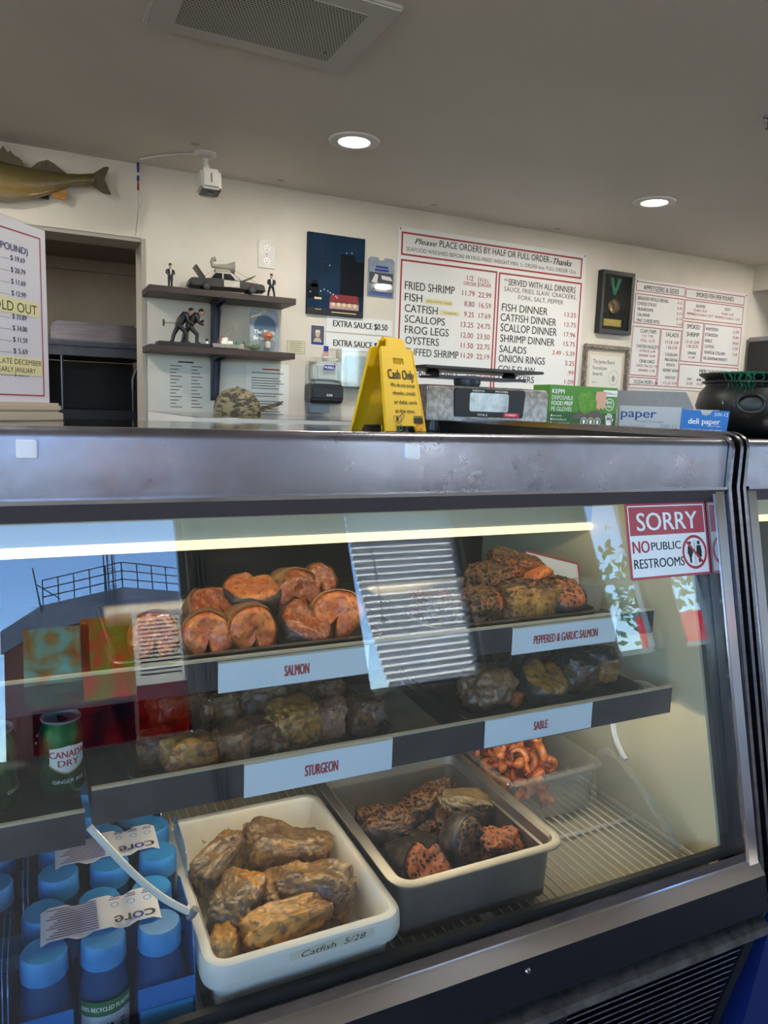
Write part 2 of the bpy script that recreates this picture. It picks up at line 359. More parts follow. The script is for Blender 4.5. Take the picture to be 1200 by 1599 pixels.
# window blind and posters of the shop front
t = thing('window_blind', 'white slatted blind hanging askew in the middle shop window', 'window blind', (0, -2.045, 0))
m_slat = sheet('blind_slat', 'EDEEF0', tr=.75)
b = MB(); N = 26
for k in range(N):
    z = 2.17-k*.04; x0 = 1.64+.10*(k/(N-1))**2; mt = Matrix.Translation((0, 0, z)) @ Matrix.Rotation(R(48), 4, 'X')
    b.box(x0, 2.335, -.025, .025, -.0012, .0012, m=mt)
b.build('slat', m_slat, t, smooth=0)
b = MB(); b.box(1.625, 2.345, -.03, .03, 2.18, 2.225, bev=.004); b.build('head_rail', m_white, t)
b = MB(); b.box(1.75, 2.335, -.02, .02, 1.125, 1.145, bev=.004); b.build('bottom_rail', m_white, t)
b = MB(); b.tube([(1.75, .05, 2.19), (1.75, .05, 1.5)], .004, 6)
for x in (1.9, 2.2): b.tube([(x, .034, 2.18), (x, .034, 1.14)], .0015, 4)
b.build('lift_cord', m_white, t)
def poster(x0, x1, z0, z1, m, label, extra=()):
    b = MB(); b.box(x0, x1, -.001, 0, z0, z1); p = b.build('window_poster', m, smooth=0, loc=(0, -2.079, 0)); tag(p, label, 'poster')
    for nm, mm, a in extra:
        q = MB(); q.box(a[0], a[1], .0003, .001, a[2], a[3]); q.build(nm, mm, p, smooth=0)
    return p
poster(-.05, .195, 1.30, 1.66, sheet('poster_sea_art', '9ED4D6', 'C09A68', 14, .75), 'teal and brown picture poster taped to the shop window', [('caption_strip', sheet('strip', 'DAD8D2', tr=.75), (-.05, .195, 1.30, 1.40))])
poster(.20, .434, 1.30, 1.69, sheet('poster_garden_art', 'E0705E', 'A0C46E', 12, .75), 'red and green garden picture poster on the shop window', [('orange_strip', sheet('orange_art', 'F0AA5A', tr=.75), (.20, .235, 1.42, 1.66))])
p = poster(.436, .682, 1.10, 1.67, sheet('poster_notice', 'E0DED8', tr=.75), 'white notice poster with red lower half on the shop window', [('red_block', sheet('poster_red', 'DC3A48', 'A8383C', 9, .75), (.436, .682, 1.10, 1.34))])
b = MB()
for k in range(14): b.rect(.46, .655-.03*(k % 3 == 2), 1.645-k*.02, 1.653-k*.02)
b.build('printed_lines', m_gink, p, smooth=0, loc=(0, .0012, 0)).rotation_euler = (0, 0, 0)
poster(-.02, .42, 1.09, 1.285, sheet('poster_dark_red', 'B03044', '3A3450', 7, .6), 'dark red poster under the two picture posters on the window')
# ================================================================== DISPLAY CASES
def gy(z): return .745+.2385*(z-.66)            # the slanted front glass
def xz_end(o=0):                                # outline of an end panel in the y-z plane
    return [(.722-o, .60), (.722-o, .64), (.857-o, 1.249), (.857-o, 1.312+o*.6), (.861-o, 1.324+o*.8), (.870, 1.332+o), (.884, 1.336+o), (2.12, 1.336+o), (2.12, .06), (.80, .06), (.80, .30)]
m_ftube = lamp_mat('front_tube_light', (1, .84, .60, 1), 17)
def make_case(x0, x1, label, base_m, full):
    t = thing('display_case', label, 'display case', (0, 0, 0))
    P = lambda nm, m, pts, a=x0, c=x1, par=t, sm=30: (lambda b: (b.prism(pts, 'x', a, c), b.build(nm, m, par, smooth=sm))[1])(MB())
    can = [(.865, 1.249), (.865, 1.315)] + [(.865+.012*(1-math.cos(R(a))), 1.315+.013*math.sin(R(a))) for a in (20, 45, 70, 90)] + [(.889, 1.328), (.895, 1.322), (.895, 1.29), (.895, 1.249)]
    P('steel_canopy', m_scuff, can)
    P('top_panel', m_mirror, [(.896, 1.303), (2.12, 1.303), (2.12, 1.268), (.896, 1.268)])
    P('canopy_trim', m_chrome, [(.857, 1.2450), (.857, 1.2495), (.868, 1.2495), (.868, 1.2450)])
    P('glass_bezel', m_bronze, [(.860, 1.2445), (.871, 1.224), (.890, 1.224), (.890, 1.2485), (.868, 1.2485), (.868, 1.2445)])
    b = MB(); b.prism([(gy(.653), .653), (gy(1.226), 1.226), (gy(1.226)+.006, 1.226), (gy(.653)+.006, .653)], 'x', x0+.02, x1-.022); b.build('front_glass', m_pane, t, smooth=0)
    P('gasket', m_rubber, [(gy(.660)+.0065, .660), (gy(.673)+.0065, .673), (gy(.673)+.016, .673), (gy(.66)+.016, .66)])
    P('sill_rail', m_chrome, [(.7435, .6645), (.731, .6605), (.7285, .657), (.714, .640), (.716, .636), (.7435, .630)])
    P('apron_panel', m_blackm, [(.7135, .639), (.702, .585), (.76, .575), (.76, .64)])
    P('end_wall', m_cream, [(gy(.66)+.017, .66), (gy(1.22)+.017, 1.22), (.90, 1.262), (1.5, 1.262), (1.5, .53), (.762, .53)], x1-.052, x1-.036, sm=0)
    P('end_wall', m_cream, [(gy(.66)+.017, .66), (gy(1.22)+.017, 1.22), (.90, 1.262), (1.5, 1.262), (1.5, .53), (.762, .53)], x0+.036, x0+.052, sm=0)
    P('rear_door', m_dark, [(1.5, .53), (1.5, 1.262), (1.52, 1.262), (1.52, .53)])
    P('liner_ceiling', m_valance, [(.896, 1.262), (.896, 1.268), (1.52, 1.268), (1.52, 1.262)])
    P('light_valance', m_valance, [(1.12, 1.150), (1.12, 1.262), (1.128, 1.262), (1.128, 1.150)], x0+.053, x1-.053)
    b = MB(); b.tube([(x0+.06, 1.118, 1.144), (x1-.056, 1.118, 1.144)], .0075, 10); b.build('lamp_tube', lamp_mat('warm_tube_light', (1, .74, .40, 1), 2.2), t)
    b = MB(); b.tube([(x0+.06, .912, 1.238), (x1-.056, .912, 1.238)], .008, 10); b.build('lamp_tube', m_ftube, t)
    # slanted stiles at both ends of the glass
    for a, c in ((x0, x0+.026), (x1-.026, x1)):
        b = MB(); b.prism([(.724, .645), (.862, 1.2445), (.890, 1.2445), (.752, .645)], 'x', a, c, bev=.003); b.build('corner_stile', m_chrome, t)
    b = MB(); b.prism([(gy(.66)+.0065, .66), (gy(1.224)+.0065, 1.224), (gy(1.224)+.016, 1.224), (gy(.66)+.016, .66)], 'x', x1-.047, x1-.004); b.build('gasket', m_rubber, t)
    P('plinth', base_m, [(.80, .06), (.80, .53), (2.08, .53), (2.08, .06)], sm=0)
    P('service_counter', m_dsteel, [(1.521, .53), (1.521, 1.267), (2.08, 1.267), (2.08, .53)], sm=0)
    return t, P
case, P = make_case(-1.75, 1.046, 'long black and steel refrigerated case with slanted glass full of smoked fish', m_rubber, True)
P('floor_deck', m_deck, [(.765, .55), (.765, .628), (1.5, .628), (1.5, .55)], .158, .993, sm=0)
P('floor_deck', m_dark, [(.765, .531), (.765, .540), (1.5, .540), (1.5, .531)], -1.69, .156, sm=0)
P('shelf', m_dsteel, [(.907, .994), (.907, 1.034), (.9095, 1.034), (.9095, 1.004), (1.36, 1.004), (1.36, .994)], -1.69, .957)
P('shelf', m_dsteel, [(.858, .869), (.858, .9135), (.8605, .9135), (.8605, .884), (1.36, .884), (1.36, .869)], .054, .962)
P('shelf', m_dsteel, [(.852, .852), (.852, .8925), (.8545, .8925), (.8545, .870), (1.36, .870), (1.36, .852)], -1.69, .046)
m_lip = mat('bright_edge', 'CFC6AE', .3, .5)
P('shelf_edge', m_lip, [(.9055, 1.0335), (.9055, 1.037), (.911, 1.037), (.911, 1.0335)], -1.69, .957)
P('shelf_edge', m_lip, [(.8565, .9133), (.8565, .9165), (.862, .9165), (.862, .9133)], .054, .962)
P('shelf_edge', m_lip, [(.8505, .8923), (.8505, .8950), (.856, .8950), (.856, .8923)], -1.69, .046)
m_tube2 = lamp_mat('shelf_tube_light', (1, .83, .58, 1), 25.0)
b = MB(); b.tube([(.10, .922, .8605), (.94, .922, .8605)], .0075, 10); b.build('lamp_tube', m_tube2, case)
b = MB()
for x in (-.002, .454): b.box(x-.010, x+.010, .858, .866, 1.295, 1.314, bev=.001)
b.build('canopy_clip', mat('bright_clip', 'E6E6EA', .3, .3), case)
b = MB(); 
for x in (.10, .579): b.lathe([(0, .003), (.003, .0025), (.0045, 0)], 12, m=Matrix.Translation((x, .7105, .625)) @ Matrix.Rotation(R(90), 4, 'X'))
b.build('apron_screw', m_chrome, case)
# kick panel: steel lip, slanting louvred grille
P('grille_lip', mat('worn_aluminium', '6E6A64', .4, .8, col2='4E4B47', scale=40), [(.712, .575), (.694, .566), (.690, .556), (.698, .548), (.72, .552), (.72, .562), (.735, .575)], -1.74, 1.042)
P('grille_back', m_rubber, [(.745, .574), (.745, .55), (.788, .30), (.793, .30), (.793, .574)], -1.74, 1.04, sm=0)
for xa, xb in ((-1.7, -.72), (-.66, .30), (.36, .60), (.66, 1.02)):
    b = MB()
    for k in range(15):
        z = .525-k*.0155; y = .712+(.55-z)*.26
        b.prism([(y, z), (y+.014, z-.011), (y+.015, z-.0095), (y+.001, z+.0015)], 'x', xa, xb)
    b.build('louvre_grille', m_dsteel, case, smooth=0)
for xa, xb in ((-1.74, -1.7), (-.72, -.66), (.30, .36), (.60, .66), (1.02, 1.042)):
    b = MB(); b.prism([(.710, .55), (.772, .305), (.788, .305), (.726, .55)], 'x', xa, xb); b.build('grille_frame', m_blackm, case, smooth=0)
for k, (a, c, o) in enumerate(((1.0475, 1.0545, 0), (1.0625, 1.0695, .004), (1.0775, 1.0845, .004))):
    P('end_panel', m_steel, xz_end(o), a, c, sm=40)
P('end_gap', m_rubber, xz_end(-.008), 1.0465, 1.0935, sm=40)
# white conduit loop on the end wall and the loose cable along the tub
b = MB(); b.tube([(.988, .93+.085*math.cos(R(a)), .80+.085*math.sin(R(a))) for a in range(-60, 130, 12)], .006, 8); b.build('conduit', m_white, case)
ncase, P2 = make_case(1.098, 2.95, 'second slanted-glass case beyond the steel end panels with a blue base', mat('blue_laminate', '16255C', .4), False)
P2('floor_deck', m_deck, [(.765, .55), (.765, .628), (1.5, .628), (1.5, .55)], 1.15, 2.9, sm=0)
P2('kick_panel', mat('blue_panel', '1A2A66', .4), [(.725, .575), (.790, .10), (.799, .10), (.799, .575)], 1.1, 2.95, sm=0)

def rpan(w, d, prof, cr, n=6):
    """open container: rounded-rectangle rings (outset, z) from the outer bottom up over the rim to the inner bottom"""
    b = MB(); bm = b.bm; rings = []
    for o, z in prof:
        hw, hd, r = w/2+o, d/2+o, max(cr+o, .002)
        ring = []
        for cx, cy, a0 in ((hw-r, hd-r, 0), (-hw+r, hd-r, 90), (-hw+r, -hd+r, 180), (hw-r, -hd+r, 270)):
            for k in range(n+1):
                a = R(a0+90*k/n); ring.append(bm.verts.new((cx+r*math.cos(a), cy+r*math.sin(a), z)))
        rings.append(ring)
    for A, B in zip(rings, rings[1:]):
        for j in range(len(A)): bm.faces.new((A[j], A[(j+1) % len(A)], B[(j+1) % len(A)], B[j]))
    bm.faces.new(rings[0][::-1]); bm.faces.new(rings[-1])
    return b
# wire racks on the case floor
def rack(x0, x1, y0, y1, label):
    t = thing('wire_rack', label, 'rack', ((x0+x1)/2, (y0+y1)/2, .6285)); w, d = (x1-x0)/2, (y1-y0)/2
    b = MB(); n = int((x1-x0)/.0165)
    for k in range(n+1): x = -w+.006+(2*w-.012)*k/n; b.tube([(x, -d, .0125), (x, d, .0125)], .0017, 6)
    b.build('wire', m_wire, t)
    b = MB()
    for y in (-d+.004, 0, d-.004): b.tube([(-w, y, .0075), (w, y, .0075)], .0034, 6)
    for x in (-w+.003, w-.003): b.tube([(x, -d, .0085), (x, d, .0085)], .0045, 8)
    for x in (-w+.01, w-.01):
        for y in (-d+.01, d-.01): b.tube([(x, y, 0), (x, y, .009)], .004, 6)
    b.build('rack_frame', m_wire, t); return t
rack(.162, .575, .772, 1.09, 'white wire rack carrying the white tub and the steel pan')
rack(.579, .985, .772, 1.09, 'white wire rack with bare wires beside the steel pan')
rack(.162, .985, 1.094, 1.46, 'long white wire rack at the back of the case floor')
RZ = .6285+.0145

t = thing('food_tub', 'white plastic tub of smoked catfish with handwritten tape on its front', 'tub', (.2945, .934, RZ))
m_tub = mat('white_tub_plastic', 'D9D6CB', .35, subs=.1)
rpan(.257, .335, [(-.022, 0), (-.017, .003), (-.012, .034), (-.011, .038), (0, .040), (.002, .046), (.001, .066), (-.002, .071), (-.007, .073), (-.013, .072), (-.017, .067), (-.026, .01), (-.032, .006)], .03).build('tub_body', m_tub, t)
b = MB(); tm = Matrix.Translation((.022, -.1699, .0595)); b.rect(-.06, .052, -.007, .007); b.build('tape_label', mat('masking_tape', 'CFCBB2', .7), t, loc=(.03, -.1690, .0605)).rotation_euler = (0, R(-1), 0)
b = MB(); b.text('Catfish  5/28', -.045, .040, -.003, .008, shear=.2); b.build('handwriting', m_ink, t, loc=(.03, -.1694, .0605)).rotation_euler = (0, R(-1), 0)
m_pan = mat('steel_pan', 'B4AFA6', .5, 1, col2='9A958C', scale=5)
t = thing('steam_pan', 'deep stainless pan of peppered smoked fish next to the white tub', 'pan', (.562, .955, RZ))
rpan(.287, .337, [(-.026, 0), (-.021, .003), (-.018, .07), (-.015, .083), (-.011, .0865), (-.002, .0865), (0, .0875), (0, .0895), (-.003, .0915), (-.0135, .0915), (-.018, .087), (-.020, .072), (-.0235, .07), (-.026, .006), (-.032, .003)], .036, n=8).build('pan_body', m_pan, t)
t = thing('clear_pan', 'clear plastic pan heaped with smoked shrimp behind the steel pan', 'pan', (.822, 1.085, RZ))
rpan(.212, .25, [(-.022, 0), (-.016, .003), (-.010, .085), (0, .087), (.002, .090), (0, .093), (-.008, .0935), (-.013, .088), (-.019, .005), (-.024, .003)], .02).build('pan_body', m_clear, t)
# its clear lid, leaning beside it
b = MB(); pts = [(.795, .02), (.80, 0), (.998, 0), (.998, .10), (.97, .118), (.93, .115), (.89, .095)]
b.prism([(y-.9, z) for y, z in pts], 'x', -.0015, .0015); b.prism([(y-.9, z) for y, z in [(.80, .018), (.892, .092), (.932, .112), (.97, .1145), (.97, .118), (.93, .1158), (.888, .096), (.796, .021)]], 'x', -.012, .0)
t = b.build('pan_lid', m_clear, loc=(.950, .9, RZ)); tag(t, 'clear plastic lid standing on edge between the shrimp pan and the end wall', 'lid'); t.rotation_euler = (0, R(-6), 0)
# white cable
b = MB(); pts = []
for k in range(17):
    s = k/16; pts.append((.050+.108*s+.006*math.sin(s*3), .848-.030*s, .875-.118*s-.020*math.sin(s*PI)))
b.tube(pts, .0042, 10); t = b.build('cable', mat('white_cable', 'D5D2C8', .4)); tag(t, 'white cable drooping from the shelf end to the edge of the tub', 'cable')
b = MB(); b.tube([(.1555, .818, .752), (.159, .816, .756), (.163, .814, .764)], .0048, 8); b.build('cable_tie', m_grey, t)

# shelf price tags
m_tag = mat('tag_plastic', 'DCE3E8', .35)
def price_tag(txt, x0, x1, z0, z1, y, label, th):
    t = thing('shelf_tag', label, 'shelf tag', ((x0+x1)/2, y, (z0+z1)/2)); w, h = (x1-x0)/2, (z1-z0)/2
    b = MB(); b.box(-w, w, -.0012, .0012, -h, h, bev=.0005, seg=1); b.build('tag_plate', m_tag, t)
    b = MB(); tw = th*.36*len(txt)*1.02; b.text(txt, -tw/2, tw/2, -th/2, th, y=-.0016, bold=.03); b.build('lettering', mat('tag_red', 'A83236', .6), t)
    b = MB(); b.box(-w, w, -.0012, .003, h, h+.0018); b.build('tag_edge', m_lip, t)
price_tag('SALMON', .2095, .420, .991, 1.0305, .9035, 'pale tag lettered SALMON on the upper shelf edge', .0155)
price_tag('PEPPERED & GARLIC SALMON', .663, .871, .989, 1.0305, .9035, 'pale tag lettered PEPPERED & GARLIC SALMON on the shelf edge', .0145)
price_tag('STURGEON', .231, .4375, .869, .9125, .8545, 'pale tag lettered STURGEON on the lower shelf edge', .0155)
price_tag('SABLE', .588, .7875, .8725, .9145, .8545, 'pale tag lettered SABLE on the lower shelf edge', .0140)

# trays
m_trayd = mat('dark_tray', '2E2F31', .3, .6); m_trays = mat('steel_tray', '8E8A80', .3, 1, col2='6E6A62', scale=12)
def tray(x0, x1, y0, y1, z, h, m, label):
    b = rpan(x1-x0, y1-y0, [(-.014, 0), (-.010, .002), (-.004, h-.004), (0, h-.003), (.001, h-.0015), (0, h), (-.004, h), (-.008, h-.004), (-.015, .004), (-.018, .002)], .022)
    t = b.build('serving_tray', m, loc=((x0+x1)/2, (y0+y1)/2, z)); return tag(t, label, 'tray')
tray(.082, .455, .916, 1.20, 1.0045, .037, m_trays, 'tray of plain smoked salmon steaks on the upper shelf')
tray(.528, .852, .916, 1.20, 1.0045, .037, m_trays, 'tray of peppered salmon on the upper shelf above the sable')
tray(.096, .458, .872, 1.12, .8845, .026, m_trayd, 'dark tray of sturgeon chunks on the lower shelf')
tray(.568, .925, .872, 1.12, .8845, .026, m_trayd, 'dark tray of sable on the lower shelf near the end wall')

b = MB(); b.prism([(-.042, -.11), (.040, -.10), (.046, .10), (-.036, .11)], 'z', 0, .0012); t = b.build('paper_liner', mat('beige_paper', 'A89C84', .8, col2='968A72', scale=20), smooth=0, loc=(.513, 1.01, .8846)); tag(t, 'beige paper liner lying on the lower shelf between the two dark trays', 'paper')
# no-restroom sticker on the glass (tilted with it)
t = thing('restroom_sign', 'red and white SORRY NO PUBLIC RESTROOMS sticker on the case glass corner', 'sign', (.931, gy(1.165)-.0008, 1.1645), rot=(R(-13.4), 0, 0))
m_stk = mat('sticker_red', 'B5414C', .4)
b = MB(); b.prism([(x, z) for x, z in [(-.085, -.0605), (.085, -.0605), (.088, -.0575), (.088, .0575), (.085, .0605), (-.085, .0605), (-.088, .0575), (-.088, -.0575)]], 'y', -.0006, 0); b.build('sticker_base', m_stk, t, smooth=0)
b = MB(); b.frame(-.0835, .0835, -.0565, .0565, .002, -.0008); b.rect(-.0815, .0815, -.0545, .009, -.0008); b.text('SORRY', -.066, .066, .0165, .030, y=-.0010, bold=.02); b.build('white_print', m_wht_ink, t, smooth=0)
b = MB(); b.text('NO', -.079, -.044, -.0185, .020, y=-.0010, bold=.03); b.ring(.054, -.0225, .028, .0045, -.0012); b.line(.036, -.004, .072, -.041, .004, -.0013); b.build('red_print', mat('sticker_red_ink', 'B3313C', .5), t, smooth=0)
b = MB(); b.text('PUBLIC', -.040, .024, -.0155, .0135, y=-.0010, bold=.02); b.text('RESTROOMS', -.079, .029, -.043, .0155, y=-.0010, bold=.02)
for cx, sk in ((.044, 0), (.064, 1)):
    b.disc(cx, -.0075, .0032, y=-.0011); b.poly([(cx-.0045, -.012), (cx+.0045, -.012), (cx+.0065, -.025), (cx+.005, -.025), (cx+.003+.003*sk, -.031), (cx+.0025, -.031), (cx+.0022, -.040), (cx-.0022, -.040), (cx-.0025, -.031), (cx-.003-.003*sk, -.031), (cx-.005, -.025), (cx-.0065, -.025)], -.0011)
b.line(.0545, -.004, .0545, -.042, .0008, -.0011)
b.build('black_print', m_ink, t, smooth=0)
# ================================================================== THE FISH
def fish_mat(name, c1, c2, c3, s1=45, s2=160, rough=.38, bump=.5, speck=None, coat=.3):
    m = mat(name, c1, rough, col2=c2, scale=s1, lo=.38, hi=.62, coat=coat, detail=6); nt = m.node_tree; n = nt.nodes; L = nt.links; p = n['Principled BSDF']
    base = p.inputs['Base Color'].links[0].from_socket; mp = [q for q in n if q.type == 'MAPPING'][0]
    t = n.new('ShaderNodeTexNoise'); t.inputs['Scale'].default_value = s2; t.inputs['Detail'].default_value = 5; L.new(mp.outputs[0], t.inputs[0])
    cr = n.new('ShaderNodeValToRGB'); cr.color_ramp.elements[0].position = .50; cr.color_ramp.elements[1].position = .68; L.new(t.outputs[0], cr.inputs[0])
    mx = n.new('ShaderNodeMix'); mx.data_type = 'RGBA'; L.new(cr.outputs[0], mx.inputs[0]); L.new(base, mx.inputs[6]); mx.inputs[7].default_value = hx(c3)
    col = mx.outputs[2]; h = t.outputs[0]
    if speck:
        v = n.new('ShaderNodeTexVoronoi'); v.inputs['Scale'].default_value = speck[1]; L.new(mp.outputs[0], v.inputs[0])
        c2r = n.new('ShaderNodeValToRGB'); c2r.color_ramp.elements[0].position = speck[2]; c2r.color_ramp.elements[1].position = speck[2]+.06; L.new(v.outputs['Distance'], c2r.inputs[0])
        c2r.color_ramp.elements[0].color = (1, 1, 1, 1); c2r.color_ramp.elements[1].color = (0, 0, 0, 1)
        m2 = n.new('ShaderNodeMix'); m2.data_type = 'RGBA'; L.new(c2r.outputs[0], m2.inputs[0]); L.new(col, m2.inputs[6]); m2.inputs[7].default_value = hx(speck[0]); col = m2.outputs[2]; h = c2r.outputs[0]
    L.new(col, p.inputs['Base Color'])
    b = n.new('ShaderNodeBump'); b.inputs['Strength'].default_value = bump; b.inputs['Distance'].default_value = .004; L.new(h, b.inputs['Height']); L.new(b.outputs[0], p.inputs['Normal'])
    return m
f_sal = fish_mat('smoked_salmon_flesh', 'B8501C', 'D67E34', '8A3A16')
f_sal2 = fish_mat('dark_salmon_flesh', 'A04A20', '7A3014', 'C87A3A')
f_skin = fish_mat('dark_fish_skin', '1A1716', '342C25', '5E5042', s2=70, rough=.5, coat=.1)
f_skinb = fish_mat('brown_fish_skin', '7A4420', '9A6A34', '3A2414', s2=90)
f_gold = fish_mat('golden_fish_skin', 'B98438', '8A5A24', '4E3016', s1=30, s2=110, rough=.3)
f_pep = fish_mat('pepper_crust', '6A4526', '4A2E1A', '8E5A2E', speck=('15110E', 150, .42), bump=1, rough=.55, coat=0)
f_pepo = fish_mat('peppered_orange_flesh', 'B4622E', '8E4A22', '6A3218', speck=('1A1410', 130, .30), bump=.9, rough=.5, coat=0)
f_stu = fish_mat('smoked_sturgeon', '6E4828', '8E6234', '40291A', s1=35)
f_stu2 = fish_mat('sturgeon_flesh', '8A5C44', 'A87A54', '5A3A2A', s1=40)
f_cat = fish_mat('smoked_catfish', 'A87C40', '6E4824', 'C8A264', s1=28, s2=90, bump=.6)
f_catg = fish_mat('golden_catfish', 'CC9238', '9A6628', '5A3C1E', s1=30, s2=80, bump=.6)
f_catd = fish_mat('dark_catfish_skin', '6A5236', '50392A', '96794C', s1=40)
f_sab = fish_mat('smoked_sable', '5A3A26', '3A261A', '8A5A34', s1=35)
f_trout = fish_mat('bronze_scaled_skin', '8A7650', '6A5638', '4A3A2A', s1=60, s2=220, rough=.3)

def steak(name, label, loc, rot, Rr, T, seed, fm, sm, grp, notch=.78, sx=1.0, spin=0):
    """a cross-cut fish steak: flesh faces with a belly slit and a skin band around the rim"""
    random.seed(seed); t = thing(name, label, 'fish', loc, grp and 0, grp, rot=rot); n = 44; off = Vector((seed*7.3, seed*3.1, 0))
    def out(a):
        r = 1+.05*math.cos(2*a+seed)+.03*math.cos(3*a+seed*2)
        d = (a+PI/2+PI) % (2*PI)-PI
        return r*(1-notch*math.exp(-(d/.20)**2))*(1+.10*math.exp(-((abs(d)-.42)/.22)**2))
    def P(a, s, y):
        r = Rr*out(a-R(spin))*s; p = Vector((r*math.cos(a)*sx, y, r*math.sin(a)))
        p += Vector((1, .7, 1))*.08*Rr*noise.noise(p/Rr*1.6+off) ; p.y += .10*Rr*noise.noise(p/Rr*3+off*2); return p
    def shell(levels, cap0, cap1, nm, m):
        b = MB(); bm = b.bm; rings = [[bm.verts.new(P(2*PI*i/n, s, y)) for i in range(n)] for s, y in levels]
        for A, B in zip(rings, rings[1:]):
            for i in range(n): bm.faces.new((A[i], A[(i+1) % n], B[(i+1) % n], B[i]))
        for ring, y in ((rings[0], cap0), (rings[-1], cap1)):
            if y is not None:
                c = bm.verts.new(Vector((0, y, Rr*.12)))
                for i in range(n): bm.faces.new((c, ring[(i+1) % n], ring[i]))
        bmesh.ops.recalc_face_normals(bm, faces=bm.faces[:]); return b.build(nm, m, t, smooth=70)
    h = T/2; f = [(.25, -h-.004), (.45, -h-.004), (.62, -h-.006), (.8, -h-.003), (.93, -h+.004), (.95, -h*.3), (.95, h*.3), (.93, h-.004), (.8, h+.003), (.62, h+.006), (.45, h+.004), (.25, h+.004)]
    shell(f, -h-.001, h+.001, 'flesh', fm)
    b = [(.92, -h+.0005), (.985, -h+.004), (1.0, -h*.4), (1.0, h*.4), (.985, h-.004), (.92, h-.0005)]
    shell(b, None, None, 'skin', sm); return t
BLEND = {}
def skin_blend(fm, sm, sd, thr):
    """flesh with its skin over the side that faces sd (object space), the border ragged"""
    key = (fm.name, sm.name, tuple(round(c, 2) for c in sd), thr)
    if key in BLEND: return BLEND[key]
    m = fm.copy(); m.name = fm.name+'_with_skin'; nt = m.node_tree; n = nt.nodes; L = nt.links; p = n['Principled BSDF']
    g = {}
    for q in sm.node_tree.nodes:                                    # bring the skin's own colour nodes in
        if q.type in ('BSDF_PRINCIPLED', 'OUTPUT_MATERIAL'): continue
        c = n.new(q.bl_idname); g[q.name] = c
        for k in ('data_type', 'operation', 'feature'):
            if hasattr(q, k):
                try: setattr(c, k, getattr(q, k))
                except Exception: pass
        for a, b in zip(q.inputs, c.inputs):
            if hasattr(a, 'default_value'):
                try: b.default_value = a.default_value
                except Exception: pass
        if q.type == 'VALTORGB':
            for a, b in zip(q.color_ramp.elements, c.color_ramp.elements): b.position = a.position; b.color = a.color
    for l in sm.node_tree.links:
        if l.from_node.name in g and l.to_node.name in g:
            fi = list(l.from_node.outputs).index(l.from_socket); ti = list(l.to_node.inputs).index(l.to_socket)
            L.new(g[l.from_node.name].outputs[fi], g[l.to_node.name].inputs[ti])
    src = sm.node_tree.nodes['Principled BSDF'].inputs['Base Color'].links[0].from_socket
    scol = g[src.node.name].outputs[list(src.node.outputs).index(src)]
    tc = n.new('ShaderNodeTexCoord'); dt = n.new('ShaderNodeVectorMath'); dt.operation = 'DOT_PRODUCT'; dt.inputs[1].default_value = sd; L.new(tc.outputs['Normal'], dt.inputs[0])
    tn = n.new('ShaderNodeTexNoise'); tn.inputs['Scale'].default_value = 38; tn.inputs['Detail'].default_value = 5; L.new(tc.outputs['Object'], tn.inputs[0])
    ad = n.new('ShaderNodeMath'); ad.operation = 'MULTIPLY_ADD'; ad.inputs[1].default_value = 1.5; ad.inputs[2].default_value = -.75; L.new(tn.outputs[0], ad.inputs[0])
    sm2 = n.new('ShaderNodeMath'); sm2.operation = 'ADD'; L.new(dt.outputs['Value'], sm2.inputs[0]); L.new(ad.outputs[0], sm2.inputs[1])
    mr = n.new('ShaderNodeMapRange'); mr.inputs[1].default_value = thr-.10; mr.inputs[2].default_value = thr+.14; L.new(sm2.outputs[0], mr.inputs[0])
    mx = n.new('ShaderNodeMix'); mx.data_type = 'RGBA'; L.new(mr.outputs[0], mx.inputs[0]); L.new(p.inputs['Base Color'].links[0].from_socket, mx.inputs[6]); L.new(scol, mx.inputs[7]); L.new(mx.outputs[2], p.inputs['Base Color'])
    BLEND[key] = m; return m
def chunk(name, label, loc, rot, dims, seed, fm, sm=None, sdir=(0, 0, 1), amp=.2, e=.62, grp=None, sub=5, thr=.3, fray=0, taper=0, flake=.035):
    """an irregular hunk of smoked fish, flaky, with skin over one side"""
    bm = bmesh.new(); bmesh.ops.create_icosphere(bm, subdivisions=sub, radius=1)
    off = Vector((seed*5.7, seed*2.3, seed*9.1)); sg = lambda v: math.copysign(abs(v)**e, v)
    for v in bm.verts:
        p = Vector((sg(v.co.x), sg(v.co.y), sg(v.co.z))); q = p.copy()
        w = 2*noise.noise(q*1.3+off)
        k = 1+amp*noise.noise(q*1.1+off)+amp*.6*noise.noise(q*2.4+off)+amp*.35*(abs(noise.noise(q*4.5+off))*2-.6)+amp*.14*noise.noise(q*11+off)
        k += flake*(abs(math.sin(5.5*q.x+2.2*q.y+2*w+seed))-.6)
        p *= k; t = 1-taper*(q.x+1)/2
        v.co = Vector((p.x*dims[0]/2, p.y*dims[1]/2*t, p.z*dims[2]/2*t))
    b = MB(); b.bm.free(); b.bm = bm
    if fray:
        random.seed(seed)
        for k in range(fray):
            a = random.random()*6.28; p = Vector((dims[0]*.45*math.cos(a), dims[1]*.4*math.sin(a), dims[2]*.35)); d = Vector((random.gauss(0, 1), random.gauss(0, 1), 1.2)).normalized()*.012
            b.tube([p, p+d*.6, p+d+Vector((.002, 0, 0))], [.0016, .001, .0004], 5)
    o = b.build(name, skin_blend(fm, sm, Vector(sdir).normalized(), thr) if sm else fm, None, smooth=70, loc=loc); o.rotation_euler = rot
    return tag(o, label, 'fish', grp)
G = 'smoked salmon steaks on the upper shelf tray'; D = R
ZU = 1.0075
steak('salmon_steak', 'round orange salmon steak at the end of the front row by the window reflection', (.212, .975, ZU+.040), (D(-14), 0, D(-8)), .036, .036, 1, f_sal, f_skinb, G)
